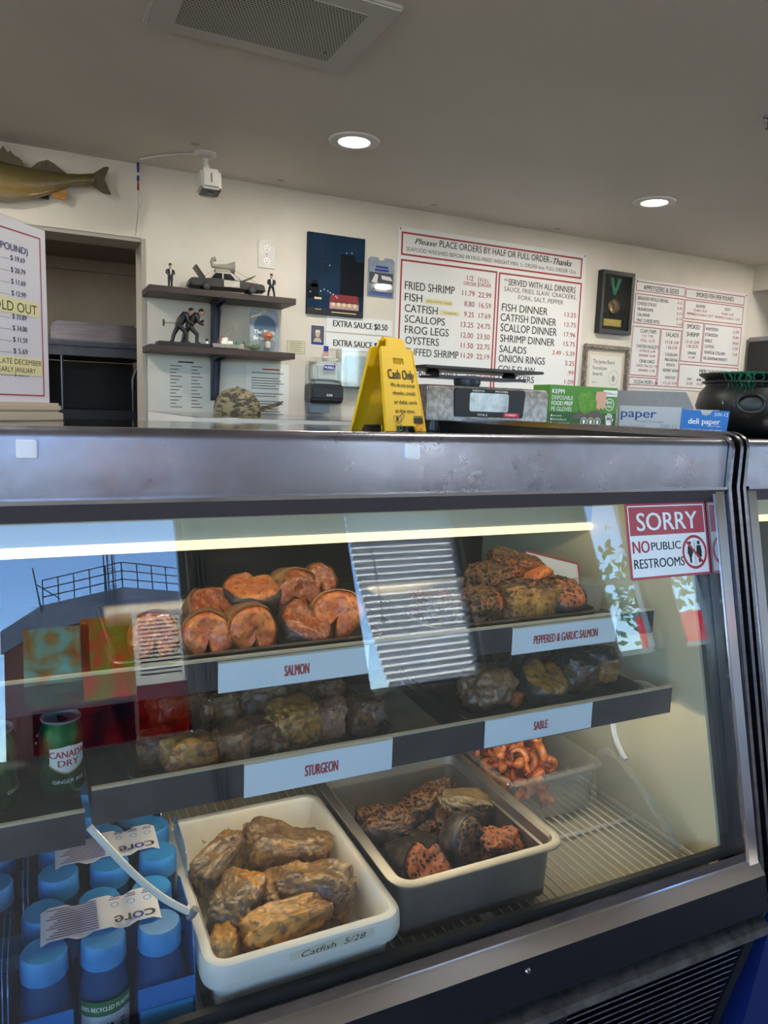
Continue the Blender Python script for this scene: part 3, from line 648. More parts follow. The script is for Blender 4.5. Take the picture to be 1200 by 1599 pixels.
steak('salmon_steak', 'glossy orange salmon steak facing out with a long centre slit', (.268, .972, ZU+.042), (D(-12), D(4), D(6)), .038, .038, 2, f_sal, f_skinb, G)
steak('salmon_steak', 'salmon steak lying with dark skin outward and red flesh on top', (.352, .985, ZU+.030), (D(-58), D(6), D(10)), .044, .044, 3, f_sal2, f_skin, G, .6, spin=160)
steak('salmon_steak', 'tall salmon steak leaning at the tray end beside the dark skinned one', (.404, .990, ZU+.046), (D(-24), D(24), D(-20)), .040, .038, 5, f_sal, f_gold, G)
steak('salmon_steak', 'salmon steak half hidden behind the end steak of the front row', (.235, 1.055, ZU+.046), (D(-50), 0, D(20)), .042, .040, 6, f_sal2, f_skinb, G)
steak('salmon_steak', 'flat lying salmon steak on top behind the slit steak', (.296, 1.062, ZU+.066), (D(-76), D(-5), D(6)), .045, .034, 7, f_sal, f_skin, G, .4, spin=150)
steak('salmon_steak', 'upright salmon steak in the back row behind the dark skinned one', (.364, 1.068, ZU+.058), (D(-16), D(-30), D(30)), .046, .040, 8, f_sal2, f_skinb, G)
steak('salmon_steak', 'small salmon steak on top of the back row', (.412, 1.085, ZU+.072), (D(-30), D(10), D(-10)), .030, .034, 9, f_sal2, f_skinb, G)
steak('salmon_steak', 'salmon steak in the back corner of the upper tray under the others', (.30, 1.13, ZU+.040), (D(-20), 0, 0), .040, .040, 10, f_sal2, f_skinb, G)
steak('salmon_steak', 'dim salmon steak at the tray end behind the poster reflections', (.145, .99, ZU+.038), (D(-18), 0, D(-12)), .036, .040, 91, f_sal2, f_skinb, G)
G = 'peppered salmon on the upper shelf tray'
chunk('peppered_salmon', 'big peppered salmon piece with golden cut side facing out', (.742, .975, ZU+.040), (0, D(3), D(4)), (.115, .075, .072), 11, f_pep, f_gold, (0, -1, .1), grp=G, thr=.55)
steak('peppered_salmon', 'black skinned salmon steak topped by bright orange flesh', (.806, .965, ZU+.040), (D(-55), D(0), D(-6)), .036, .044, 12, f_pepo, f_skin, G, .5, spin=170)
chunk('peppered_salmon', 'peppered salmon piece with torn tan edge at the tray end', (.828, .99, ZU+.036), (0, D(12), D(-15)), (.050, .09, .070), 13, f_pep, f_gold, (.1, -1, 0), grp=G, thr=.6)
chunk('peppered_salmon', 'peppered salmon slab on the back row above the golden piece', (.735, 1.06, ZU+.062), (D(12), D(-6), D(12)), (.11, .08, .055), 14, f_pep, f_pepo, (.3, -.6, .6), grp=G, thr=.8)
chunk('peppered_salmon', 'peppered salmon slab heaped highest on the upper tray', (.792, 1.075, ZU+.075), (D(8), D(10), D(-10)), (.11, .08, .05), 15, f_pep, f_pepo, (0, -.7, .5), grp=G, thr=.78)
chunk('peppered_salmon', 'peppered salmon slab sloping down toward the white paper', (.822, 1.06, ZU+.052), (D(6), D(18), D(-6)), (.07, .09, .052), 16, f_pep, f_pepo, (-.4, -.6, .6), grp=G, thr=.8)
chunk('peppered_salmon', 'dark peppered salmon piece at the corner beside the golden one', (.655, .985, ZU+.036), (0, 0, D(20)), (.085, .075, .065), 17, f_pep, f_sal, (.5, -.8, .2), grp=G, thr=.8)
chunk('peppered_salmon', 'nearly black peppered salmon piece behind the window blind reflection', (.590, .995, ZU+.034), (0, D(4), D(-10)), (.09, .08, .06), 18, f_pep, f_skin, (0, -1, 0), grp=G, thr=.4)
chunk('peppered_salmon', 'small orange peppered flake resting between the two big pieces', (.775, .995, ZU+.082), (0, D(-14), D(8)), (.055, .03, .018), 19, f_pepo, f_sal, (0, -.5, .8), grp=G, sub=3)
G = 'sturgeon chunks on the dark tray'; ZL = .8875
S = [('golden crusted sturgeon chunk at the tray corner', .176, .915, .030, .068, .05, .040, f_stu2, f_gold, 21, 8), ('knobbly sturgeon chunk next to the golden corner chunk', .232, .922, .030, .050, .05, .046, f_stu2, f_stu, 22, -14),
     ('low pinkish sturgeon chunk between two taller ones', .274, .945, .026, .046, .05, .040, f_stu2, f_stu, 23, 10), ('biggest sturgeon chunk, golden brown and blocky with a hanging thread', .322, .938, .034, .078, .06, .060, f_stu, f_gold, 24, 14),
     ('cut sturgeon chunk with ragged flesh beside the biggest one', .380, .945, .032, .046, .05, .052, f_stu2, f_stu2, 25, -18), ('lone dark brown sturgeon chunk at the empty end of the tray', .434, .940, .031, .050, .045, .054, f_stu, f_sab, 26, 6),
     ('tall grey sturgeon slab standing in the middle row', .236, 1.00, .036, .055, .04, .066, f_stu, f_stu, 27, 4), ('wide brown sturgeon slab in the second row', .300, 1.03, .036, .075, .05, .066, f_stu, f_stu, 28, -6),
     ('brown sturgeon chunk at the back behind the biggest', .366, 1.055, .038, .082, .05, .060, f_stu, f_stu2, 29, 5), ('small sturgeon chunk wedged behind the ragged one', .398, 1.015, .034, .05, .045, .056, f_stu, f_stu, 30, 20),
     ('sturgeon chunk in the far corner of the tray', .430, 1.075, .034, .055, .045, .05, f_stu, f_sab, 31, 0), ('dull sturgeon chunk in the shadowed corner of the tray', .140, .95, .026, .05, .05, .042, f_stu, f_sab, 32, -8),
     ('sturgeon slab lying across the back row', .19, 1.06, .034, .085, .05, .055, f_stu, f_stu, 33, 12)]
for lb, x, y, z, a, c, h, fm, sm, sd, rz in S: chunk('sturgeon_chunk', lb, (x, y, ZL+z-.004), (0, 0, D(rz)), (a, c, h), sd, fm, sm, (0, -.5, .9), e=.5, grp=G, amp=.22)
G = 'smoked sable on the dark tray'
chunk('sable_piece', 'dull brown round sable piece at the tray corner', (.652, .95, ZL+.036), (0, 0, D(10)), (.090, .075, .072), 41, f_sab, f_stu, (0, -.6, .5), grp=G, e=.8)
steak('sable_piece', 'sable steak lying flat with golden top and black rim', (.758, .945, ZL+.026), (D(-66), D(4), D(4)), .046, .040, 42, f_gold, f_skin, G, .3, spin=160)
chunk('sable_piece', 'dark skinned sable piece behind the flat golden steak', (.845, .965, ZL+.030), (0, D(4), D(-10)), (.076, .06, .062), 43, f_sab, f_skin, (-.3, 0, .8), grp=G)
chunk('sable_piece', 'long sable piece with tan cut end pointing at the end wall', (.888, .985, ZL+.034), (0, D(-4), D(-42)), (.11, .055, .058), 44, f_gold, f_skin, (-.5, .1, .6), grp=G, thr=.0)
chunk('sable_piece', 'tiny orange scrap of sable between the larger pieces', (.700, .935, ZL+.014), (0, 0, D(30)), (.024, .02, .026), 45, f_sal, None, grp=G, sub=3)
chunk('sable_piece', 'blackened sable piece in the back row of the tray', (.79, 1.045, ZL+.032), (0, 0, D(8)), (.12, .06, .062), 46, f_sab, f_skin, (0, -.2, 1), grp=G, thr=0)
chunk('sable_piece', 'blackened sable tail end in the far corner of the tray', (.875, 1.065, ZL+.028), (0, 0, D(-20)), (.09, .06, .052), 47, f_sab, f_skin, (0, -.2, 1), grp=G, thr=0, taper=.4)
G = 'smoked catfish in the white tub'
chunk('catfish_piece', 'wedge of brown catfish standing in the back corner of the tub', (.222, .955, .722), (D(14), D(-22), D(28)), (.085, .055, .078), 51, f_cat, f_catd, (-.2, -.4, .8), grp=G, fray=3, taper=.35, thr=.4)
chunk('catfish_piece', 'large pale catfish piece with dark cavity on top of the heap', (.326, .970, .705), (D(6), D(14), D(-8)), (.128, .070, .075), 52, f_cat, f_catd, (-.4, .2, .9), grp=G, fray=4, thr=.5)
chunk('catfish_piece', 'catfish piece with pale flakes along the tub side', (.232, .880, .704), (D(0), D(-8), D(58)), (.092, .066, .070), 53, f_catd, f_catg, (.7, -.3, .5), grp=G, thr=.5)
chunk('catfish_piece', 'bony catfish piece with flared fin end beside the tub wall', (.336, .880, .697), (D(8), D(10), D(-22)), (.108, .058, .058), 54, f_cat, f_catd, (0, -.5, .7), grp=G, fray=5, taper=-.4, thr=.6)
chunk('catfish_piece', 'long golden catfish strip at the front of the tub', (.282, .826, .702), (D(4), D(-2), D(10)), (.130, .050, .060), 55, f_catd, f_catg, (-.1, -.2, 1), grp=G, thr=.1, taper=.3)
chunk('catfish_piece', 'short catfish strip pressed against the front corner of the tub', (.200, .822, .696), (0, D(20), D(70)), (.075, .036, .050), 56, f_cat, f_catg, (0, -.3, 1), grp=G, thr=.3)
chunk('catfish_piece', 'dark catfish scrap in the hollow of the heap', (.287, .900, .690), (0, 0, D(30)), (.08, .06, .050), 57, f_catd, f_cat, (0, 0, 1), grp=G, thr=.7)
chunk('catfish_piece', 'catfish piece buried under the heap near the front wall', (.30, .83, .668), (0, 0, D(-10)), (.13, .07, .035), 58, f_catd, None, grp=G, sub=3)
G = 'peppered fish in the steel pan'
chunk('peppered_fish', 'crusted fish piece over black skin at the pan side', (.497, .99, .690), (D(8), D(6), D(-12)), (.092, .07, .066), 61, f_pep, f_skin, (-.2, -.8, -.5), grp=G, thr=.1)
chunk('peppered_fish', 'long crusted fillet lying across the back of the pan', (.575, 1.01, .698), (D(20), D(-16), D(16)), (.145, .06, .066), 62, f_pep, f_skin, (0, -.8, -.4), grp=G, thr=.3, taper=.3)
chunk('peppered_fish', 'bronze scaled piece with cut end near the pan corner', (.632, .975, .700), (D(6), D(10), D(-14)), (.092, .060, .066), 63, f_sab, f_trout, (0, -.1, 1), grp=G, thr=.2, e=.5)
steak('peppered_fish', 'upright steak thick with cracked pepper in the pan middle', (.588, .893, .700), (D(-22), D(8), D(18)), .043, .038, 64, f_pep, f_skin, G, .55, sx=.9)
steak('peppered_fish', 'flat reddish steak at the front corner of the pan', (.505, .862, .694), (D(-58), D(-6), D(-6)), .037, .034, 65, f_pepo, f_skin, G, .3, spin=160)
chunk('peppered_fish', 'peppered orange end piece by the front wall of the pan', (.640, .878, .688), (D(10), D(6), D(-8)), (.074, .06, .05), 66, f_pepo, f_skin, (0, -.5, -.6), grp=G, thr=.2)
chunk('peppered_fish', 'black skinned piece deep under the crusted ones', (.52, .93, .672), (0, 0, D(10)), (.10, .09, .05), 67, f_skin, None, grp=G, sub=3)
chunk('peppered_fish', 'dark peppered piece at the bottom of the pan by its far wall', (.60, 1.02, .672), (0, 0, 0), (.15, .10, .045), 68, f_pep, None, grp=G, sub=3)
# shrimp
f_shr = fish_mat('smoked_shrimp', 'D0702A', 'B44E1C', 'E39A58', s1=90, s2=300, bump=.2, coat=.5)
t = thing('smoked_shrimp', 'orange smoked shrimp curled in the heap in the clear plastic pan', 'shrimp', (0, 0, 0), 0, 'smoked shrimp in the clear pan')
b = MB(); pts = []; rr = []
for k in range(19):
    a = R(-30+215*k/18); r = .0150*(1-.15*k/18); pts.append((r*math.cos(a), .0006*k, r*math.sin(a))); rr.append((.0086-.0050*(k/18)**1.3)*(1+.06*(k % 3 == 0)) if k else .004)
b.tube(pts, rr, 9); b.build('body', f_shr, t, smooth=80)
p = Vector(pts[-1]); b = MB()
for dy in (-.004, 0, .004): b.tube([p, p+Vector((.004, dy*.6, -.006)), p+Vector((.009, dy*1.5, -.010))], [.0022, .0030, .0010], 6)
b.build('tail', fish_mat('shrimp_tail', 'A83E1A', '8A2E14', 'C86A34', s1=120), t, smooth=60)
random.seed(12); first = True
for lay, (z, n, k) in enumerate(((.656, 11, .86), (.672, 11, .92), (.688, 11, .95), (.704, 11, .98), (.720, 11, .98), (.736, 10, .92), (.752, 8, .75), (.766, 6, .55), (.778, 3, .35))):
    for j in range(n):
        q = (j+.5)/n; a = j*2.399+lay; rad = math.sqrt(q)*k; x = .822-.012*lay/4+.074*rad*math.cos(a); y = 1.085+.012*lay/4+.092*rad*math.sin(a)
        rot = (random.random()*6.3, random.random()*6.3, random.random()*6.3); s = random.uniform(.85, 1.12)
        o = t if first else dup(t, (x, y, z), rot, scale=(s, s, s))
        if first: o.location = (x, y, z); o.rotation_euler = rot; first = False
# folded paper food tray with a red edge, and a deli cup, at the end of the upper shelf
t = thing('paper_card', 'white folded paper card with red border leaning behind the peppered salmon', 'card', (.885, 1.09, 1.0045), rot=(R(-14), R(0), R(-20)))
b = MB(); b.prism([(-.055, 0), (.06, 0), (.052, .075), (-.050, .098)], 'y', -.001, .001); b.build('card_sheet', m_paper, t, smooth=0)
b = MB(); b.line(-.055, 0, -.050, .098, .003, -.0016); b.line(-.050, .098, .052, .075, .003, -.0016); b.line(.052, .075, .06, 0, .003, -.0016); b.build('red_border', m_red, t, smooth=0)
b = MB(); b.lathe([(0, .002), (.026, .002), (.027, 0), (.030, .05), (.0325, .052), (.0325, .0545), (.029, .0545), (.026, .006), (0, .006)], 28); t = b.build('deli_cup', m_clear, loc=(.915, 1.03, 1.0045)); tag(t, 'small clear deli cup at the end of the upper shelf', 'cup')
# ================================================================== DRINKS AT THE SHELF END
def can(name, label, loc, rz, body_m, texts, grp='drink cans on the lower shelf'):
    t = thing(name, label, 'can', loc, rz, grp); r = .0262
    b = MB(); b.lathe([(0, .003), (.019, .003), (.021, 0), (.0225, .002), (r, .010), (r, .083), (.0222, .0945), (.0225, .096)], 32); b.build('can_body', body_m, t)
    b = MB(); b.lathe([(.0225, .0955), (.0235, .097), (.0235, .0985), (.0222, .0990), (.0212, .0965), (.020, .0945), (0, .0945)], 32); b.build('can_lid', mat('can_lid_metal', 'A9A6A4', .35, .5), t)
    b = MB(); b.lathe([(0, 0), (.006, 0), (.006, .0012), (0, .0012)], 16, (0, -.006, .0948)); b.box(-.0035, .0035, -.002, .008, .0950, .0964, bev=.0008); b.build('pull_tab', m_steel, t)
    for nm, m, f in texts: q = MB(); f(q); q.build(nm, m, t, smooth=0)
    return t
m_cang = mat('green_can_metal', '2A7A50', .24, .85, col2='4A8A5A', scale=14); m_shield = mat('can_shield', 'D9D6CC', .4); m_canr = mat('can_red', 'A42430', .5); m_gold = mat('gold_print', 'B79A4A', .35, .6)
def shield(q, w=.0265):
    for k in range(30):
        x0, x1 = -.022+.044*k/30, -.022+.044*(k+1)/30; xm = abs((x0+x1)/2)/.022
        q.rect(x0, x1, .035+.011*xm**1.6, .069-.003*xm, wrap=w)
gin = [('shield', m_shield, lambda q: shield(q)), ('shield_border', m_gold, lambda q: [q.rect(-.023+.046*k/30, -.023+.046*(k+1)/30, .0325+.011*(abs(k-14.5)/14.5)**1.6, .036+.011*(abs(k-14.5)/14.5)**1.6, wrap=.0264) for k in range(30)]),
       ('red_lettering', m_canr, lambda q: (q.text('CANADA', -.022, .022, .0545, .0088, wrap=.0268, bold=.03), q.text('DRY', -.012, .013, .0435, .0085, wrap=.0268, bold=.03))),
       ('white_lettering', m_shield, lambda q: (q.text('GINGER ALE', -.019, .020, .0215, .0048, wrap=.0266, bold=.01), q.text('SINCE 1904', -.010, .010, .0650, .0022, wrap=.0268)))]
gin[3] = ('white_lettering', m_shield, lambda q: q.text('GINGER ALE', -.019, .020, .0215, .0048, wrap=.0266, bold=.01))
can('soda_can', 'green Canada Dry ginger ale can at the open end of the lower shelf', (.0265, .955, .8705), 14, m_cang, gin)
can('soda_can', 'green soda can cut by the picture edge beside the ginger ale can', (-.049, .945, .8705), 75, m_cang, [gin[3]])
can('soda_can', 'dark brown soda can standing behind the gap between green cans', (-.012, 1.015, .8705), 10, mat('cola_can', '2A1C1A', .3, .6), [('white_swirl', m_shield, lambda q: [q.rect(.004+.002*k, .006+.002*k, .05+.012*math.sin(k*.9), .053+.012*math.sin(k*.9), wrap=.0265) for k in range(7)])])
can('soda_can', 'green soda can in the second row behind the ginger ale can', (.022, 1.06, .8705), 40, m_cang, gin[:1])

m_bcap = mat('bottle_cap_blue', '2E86C4', .4, col2='2678B4', scale=60); m_bot = glass('bottle_plastic', (.35, .62, .86), .03, .05, hx('2A6FB0'), .35)
m_film = glass('blue_shrink_film', (.45, .72, .95), .06, .06, hx('2F8FDC'), .5); m_lab = mat('pack_label', 'D6D4D6', .5); m_purple = mat('purple_print', '5A4E8A', .6)
m_bl2 = sheet('bottle_label', 'CDD6E2', tr=.2); m_dgreen = mat('green_band', '1E6A3A', .5); m_cyan = mat('light_blue_print', '4FA6DC', .5); m_navy = mat('navy_print', '1E2F86', .5)
def bottle(par, x, y, h=.205):
    b = MB(); b.lathe([(0, .002), (.026, .002), (.030, 0), (.0312, .008), (.0312, .10), (.0305, .12), (.027, .145), (.0235, .165), (.0225, .176), (.022, .180), (0, .180)], 26, (x, y, 0)); o = b.build('bottle', m_bot, par)
    b = MB(); b.lathe([(0, h), (.0225, h), (.0245, h-.003), (.0250, .178), (.0225, .176)], 28, (x, y, 0)); b.build('cap', m_bcap, o); return o
def pack(x, y, n, label, front=False, lab=True):
    """six bottles shrink-wrapped together, top label strip across the caps"""
    t = thing('water_pack', label, 'bottle pack', (x, y, .5415), -1, 'shrink wrapped bottle packs')
    for i in range(3):
        for j in range(2): bottle(t, (i-1)*.0625, (j-.5)*.070)
    b = MB(); hw, hd = .0985, .0705
    side = [(-hd, .0), (-hd, .10), (-hd+.004, .155), (-hd+.016, .200), (-hd+.035, .2085), (hd-.035, .2085), (hd-.016, .200), (hd-.004, .155), (hd, .10), (hd, 0)]
    inn = [(yy*.985, z-.0012 if z else 0) for yy, z in side]
    for s in (-1, 1):
        b.prism(side, 'x', s*(hw-.0008), s*(hw+.0004)); 
        b.prism([(-hd-.0015, 0), (-hd-.0015, .11), (-hd+.002, .15), (-hd+.0012, .15), (-hd-.0008, .11), (-hd-.0008, 0)], 'x', s*.034, s*hw)
    for k in range(6): a0, a1 = side[k+1], side[k+2]
    b.build('shrink_film', m_film, t, smooth=60)
    b = MB()
    for s in (-1, 1):
        for z0, z1 in ((.105, .125),): b.rect(min(s*.036, s*.095), max(s*.036, s*.095), z0, z1, -hd-.0022)
    b.build('light_band', m_cyan, t, smooth=0)
    b = MB()
    for s in (-1, 1): b.poly([(s*.036, .078), (s*.095, .090), (s*.095, .103), (s*.036, .094)], -hd-.0023)
    b.build('purple_swoosh', mat('swoosh_purple', '2B2A7A', .5), t, smooth=0)
    if lab:
        b = MB(); nseg = 14; L = [(-.066+.132*k/nseg) for k in range(nseg+1)]; zz = [.2092+(.0006 if abs((k % 5)-2) < 2 else -.004)*1.0 for k in range(nseg+1)]
        top = list(zip(L, zz)); b.prism(top+[(a, z-.0005) for a, z in top[::-1]], 'y', -.030, .030); lo = b.build('pack_label', m_lab, t, smooth=60)
        mt = Matrix.Translation((0, 0, .2103)) @ Matrix.Rotation(PI, 4, 'Z') @ Matrix.Rotation(R(-90), 4, 'X')
        b = MB()
        for (st, u0, u1, mm) in (('c', -.060, -.048, 0), ('re', -.032, -.014, 0)): b.text(st, u0, u1, .014, .019, m=mt, bold=.02)
        b.build('black_lettering', m_ink, lo, smooth=0)
        b = MB(); b.text('o', -.0465, -.034, .014, .019, m=mt, bold=.02)
        b.build('blue_lettering', m_navy, lo, smooth=0)
        b = MB()
        for k in range(3): b.ring(-.054+.019*k, -.008, .0048, .0012)
        b.xf(mt); b.build('blue_icons', m_cyan, lo, smooth=0)
        b = MB()
        for k in range(13): b.rect(.004, .060-(k % 4)*.004, .026-.0042*k, .0278-.0042*k)
        for k in range(3): b.rect(-.060+.019*k, -.048+.019*k, -.020, -.018); b.rect(-.060+.019*k, -.050+.019*k, -.024, -.022)
        b.xf(Matrix.Translation((0, 0, .0002)) @ mt); b.build('purple_small_print', m_purple, lo, smooth=0)
    if front:
        f0 = Vector((0, -.035, 0))
        b = MB(); b.rect(-.030, .030, .02, .140, wrap=.0318, n=14); o = b.build('bottle_label', m_bl2, t, smooth=60, loc=f0)
        b = MB(); b.rect(-.031, .031, .128, .146, wrap=.0321, n=14); b.build('green_band', m_dgreen, o, smooth=60)
        b = MB(); b.text('100% RECYCLED PLASTIC', -.029, .030, .1345, .0055, wrap=.0324, bold=.02); b.build('band_lettering', m_wht_ink, o, smooth=0)
        mt = Matrix.Rotation(R(-90), 4, 'Y')
        b = MB(); q = MB(); b.text('core', .03, .118, -.008, .020, bold=.025)
        for v in b.bm.verts: X, Z = v.co.x, v.co.z; U = -Z; v.co = Vector((.0323*math.sin(U/.0323), -.0323*math.cos(U/.0323), X))
        b.build('black_lettering', m_ink, o, smooth=0)
        b = MB(); b.text('HYDRATION', .055, .118, -.021, .006, bold=.02)
        for v in b.bm.verts: X, Z = v.co.x, v.co.z; U = -Z; v.co = Vector((.0323*math.sin(U/.0323), -.0323*math.cos(U/.0323), X))
        b.build('blue_lettering', m_navy, o, smooth=0)
        b = MB(); b.disc(-.0305, .098, .0125, y=-.0365); b.build('round_seal', m_dgreen, t, smooth=0, loc=(0, -.0355, 0))
        b = MB(); b.ring(-.0305, .098, .0105, .0008, -.0368); b.disc(-.0305, .098, .0075, y=-.0368); b.build('seal_ring', mat('seal_white', 'C8D4C4', .5), t, smooth=0, loc=(0, -.0355, 0))
        b = MB(); b.poly([(-.0345, .094), (-.034, .100), (-.029, .103), (-.0265, .1035), (-.027, .099), (-.031, .095)], -.0371); b.build('seal_leaf', m_dgreen, t, smooth=0, loc=(0, -.0355, 0))
        b = MB(); b.text('perfectly', .040, .082, .058, .008, y=-hd-.0024); b.text('balanced', .040, .080, .045, .008, y=-hd-.0024); b.text('water', .040, .066, .032, .008, y=-hd-.0024); b.build('film_lettering', mat('pale_blue_print', '9CCBEA', .5), t, smooth=0)
    return t
pack(.062, .868, 0, 'blue shrink-wrapped bottle pack with its white top label, up against the front glass', True)
pack(.082, 1.012, 1, 'blue shrink-wrapped bottle pack directly behind the front one, white label half under the cable')
pack(.070, 1.155, 2, 'blue bottle pack at the back under the shelf, its label hidden', lab=False)
pack(-.140, .875, 3, 'blue bottle pack mostly outside the picture beside the front pack', lab=False)
pack(-.120, 1.02, 4, 'dark blue bottle pack in shadow beside the second pack', lab=False)

# ================================================================== ON TOP OF THE CASE
TZ = 1.3035
m_yel = mat('yellow_plastic', 'E0B50C', .4, col2='D8AC08', scale=6); m_yink = mat('sign_black_ink', '1E1A10', .6)
t = thing('cash_sign', 'small yellow folding Cash Only sign standing on the case top', 'sign', (.825, 1.700, TZ), 20); t.scale = (.95, .95, .95)
def leaf(sgn, nm):
    w0, w1, H = .077, .060, .236; lean = math.atan2(.052, H)*sgn
    m = Matrix.Translation((0, -.064*sgn, 0)) @ Matrix.Rotation(-lean, 4, 'X')
    b = MB(); hx0 = .020; z0, z1 = .176, .192
    def we(z): return w0+(w1-w0)*min(z/.215, 1)
    def seg(a): b.prism(a, 'y', -.003, .003, m)
    seg([(-we(0), 0), (-.040, 0), (-.034, .014), (-we(.014), .014)]); seg([(we(0), 0), (.040, 0), (.034, .014), (we(.014), .014)])
    seg([(-we(.014), .014), (we(.014), .014), (we(z0), z0), (-we(z0), z0)])
    seg([(-we(z0), z0), (-hx0, z0), (-hx0, z1), (-we(z1), z1)]); seg([(hx0, z0), (we(z0), z0), (we(z1), z1), (hx0, z1)])
    seg([(-we(z1), z1), (we(z1), z1), (we(.215), .215), (we(.215)-.006, .221), (-we(.215)+.006, .221), (-we(.215), .215)])
    seg([(-.036, .221), (.036, .221), (.034, .238), (.030, .241), (-.030, .241), (-.034, .238)])
    for s in (-1, 1): b.prism([(s*we(.014)*.985, .014), (s*(we(.014)*.985-.004), .014), (s*(we(.215)-.004), .215), (s*we(.215), .215)], 'y', -.0046, .0046, m)
    o = b.build(nm, m_yel, t, smooth=0); return o, m
fl, ml = leaf(1, 'front_panel'); leaf(-1, 'rear_panel')
b = MB(); b.tube([(-.034, 0, .236), (.034, 0, .236)], .006, 10); b.build('hinge', m_yel, t)
b = MB(); y = -.0050
b.text('Cash Only', -.046, .052, .137, .026, y=y, bold=.02)
for s, a, c, z in (('We do not accept', -.042, .052, .116), ('checks, credit', -.037, .050, .095), ('or debit cards', -.036, .052, .071), ('at this time.', -.035, .040, .048)): b.text(s, a, c, z, .0115, y=y, bold=.012)
b.box(.032, .066, y-.0001, y+.0002, .021, .036); b.box(.032, .066, y-.0001, y+.0002, .0385, .0405)
b.frame(-.045, -.016, .024, .040, .0012, y); b.disc(-.031, .032, .0042, .006, y); b.line(-.026, .036, -.012, .046, .0016, y); b.line(-.012, .046, -.004, .041, .0016, y); b.line(-.020, .026, -.008, .034, .0016, y); b.line(-.008, .034, -.004, .041, .0016, y)
b.xf(ml).build('black_print', m_yink, fl, smooth=0)
b = MB(); b.ring(-.029, .009+.002, .0125, .0018, y, rz=.0108); b.line(-.034, .011, -.030, .006, .0018, y); b.line(-.030, .006, -.023, .016, .0018, y); b.xf(ml).build('green_tick', mat('sign_green', '3E7A2E', .5), fl, smooth=0)
b = MB(); b.ring(.050, .009+.002, .0125, .0018, y, rz=.0108); b.line(.042, .019, .058, .003, .0018, y); b.xf(ml).build('red_no_symbol', mat('sign_red', 'C8381E', .5), fl, smooth=0)

t = thing('card_terminal', 'dark grey slanted counter display behind the yellow sign', 'display', (.935, 2.03, TZ))
b = MB(); b.prism([(-.055, 0), (.05, 0), (.05, .01), (.012, .142), (-.012, .142), (-.052, .06)], 'x', -.05, .045, bev=.003); b.xf(Matrix.Rotation(R(90), 4, 'Z')).build('stand_body', mat('charcoal_plastic', '3A383A', .5), t); b = MB(); b.box(-.05, .05, -.04, .05, 0, .008, bev=.002); b.build('foot', m_black, t)

t = thing('deli_scale', 'steel deli scale with black display and raised dark platform', 'scale', (1.135, 1.805, TZ), 0); t.scale = (.95, .95, .95)
m_spk = mat('spotted_steel', '8E8984', .35, .8, col2='B5B0AA', scale=60, lo=.4, hi=.6, bump=.1)
b = MB(); b.prism([(-.10, .030), (.09, .030), (.09, .128), (-.086, .128), (-.096, .122), (-.10, .11)], 'x', -.205, .205, bev=.004); b.build('scale_body', m_spk, t)
b = MB(); b.prism([(-.120, .042), (.113, .042), (.119, .113), (.114, .122), (-.118, .122), (-.124, .113)], 'y', -.1035, -.09, bev=.002); b.build('display_bezel', m_black, t)
b = MB(); b.prism([(-.072, .062), (-.068, .058), (.055, .058), (.059, .062), (.059, .106), (.055, .110), (-.068, .110), (-.072, .106)], 'y', -.1042, -.103); b.build('display_window', mat('lcd_window', '8A979E', .12, col2='B4BFC6', scale=30), t)
b = MB(); b.text('WEIGHT/lb', -.065, -.025, .1135, .005, y=-.1043); b.text('PRICE/$lb', .012, .055, .1135, .005, y=-.1043); b.text('TOTAL $', -.045, -.012, .046, .006, y=-.1043); b.build('bezel_lettering', m_wht_ink, t, smooth=0)
b = MB(); b.box(.044, .098, -.1046, -.1034, .044, .056, bev=.001); o = b.build('brand_plate', mat('brand_red', 'C8283A', .4), t); b = MB(); b.text('TORREY', .049, .088, .0475, .006, y=-.1050, bold=.02); b.build('brand_lettering', m_wht_ink, o, smooth=0)
for x, y in ((-.17, -.075), (.155, -.075), (-.17, .07), (.155, .07)):
    b = MB(); b.lathe([(0, 0), (.019, 0), (.020, .004), (.016, .028), (.016, .0305), (0, .0305)], 18, (x, y, 0)); b.build('foot', m_black, t)
b = MB(); b.lathe([(0, 0), (.035, 0), (.04, .01), (.04, .032), (0, .032)], 18, (-.02, .0, .1275)); b.box(-.15, .15, -.06, .06, .150, .157, bev=.002); b.build('load_cell', m_dsteel, t)
b = MB(); b.box(-.218, .185, -.10, .12, .172, .180, bev=.003); b.build('platform', mat('platform_grey', '4A4848', .4, .5), t)
for x in (-.16, .10):
    b = MB(); b.lathe([(0, 0), (.018, 0), (.022, .006), (.015, .015), (0, .016)], 14, (x, -.04, .1565)); b.build('platform_pad', m_rubber, t)

t = thing('glove_box', 'green and white box of disposable food prep gloves beside the scale', 'box', (1.640, 1.969, TZ), 0); t.scale = (1.10, .72, 1.12)
m_gr1 = mat('box_green', '4E8A2C', .5); m_gr2 = mat('box_dark_green', '2E5A2C', .5)
b = MB(); b.box(-.128, .128, -.06, .06, 0, .132, bev=.001, seg=1); b.build('carton', m_gr1, t, smooth=0)
b = MB(); b.rect(-.1275, .1275, .002, .056, -.0606); b.build('dark_band', m_gr2, t, smooth=0)
b = MB()
for s, a, c, z, h, bo in (('KEPPI', -.119, -.075, .108, .013, .03), ('DISPOSABLE', -.119, -.042, .091, .012, 0), ('FOOD PREP', -.119, -.042, .075, .0125, .03), ('PE GLOVES', -.119, -.045, .059, .012, 0)): b.text(s, a, c, z, h, y=-.0611, bold=bo)
for k, (s, c) in enumerate((('non sterile', -.08), ('food handling use', -.062), ('non medical use only', -.05), ('textured for extra grip', -.048))): b.text(s, -.112, c, .043-.0105*k, .0055, y=-.0612); b.disc(-.117, .0455-.0105*k, .003, y=-.0612)
b.build('white_lettering', m_wht_ink, t, smooth=0)
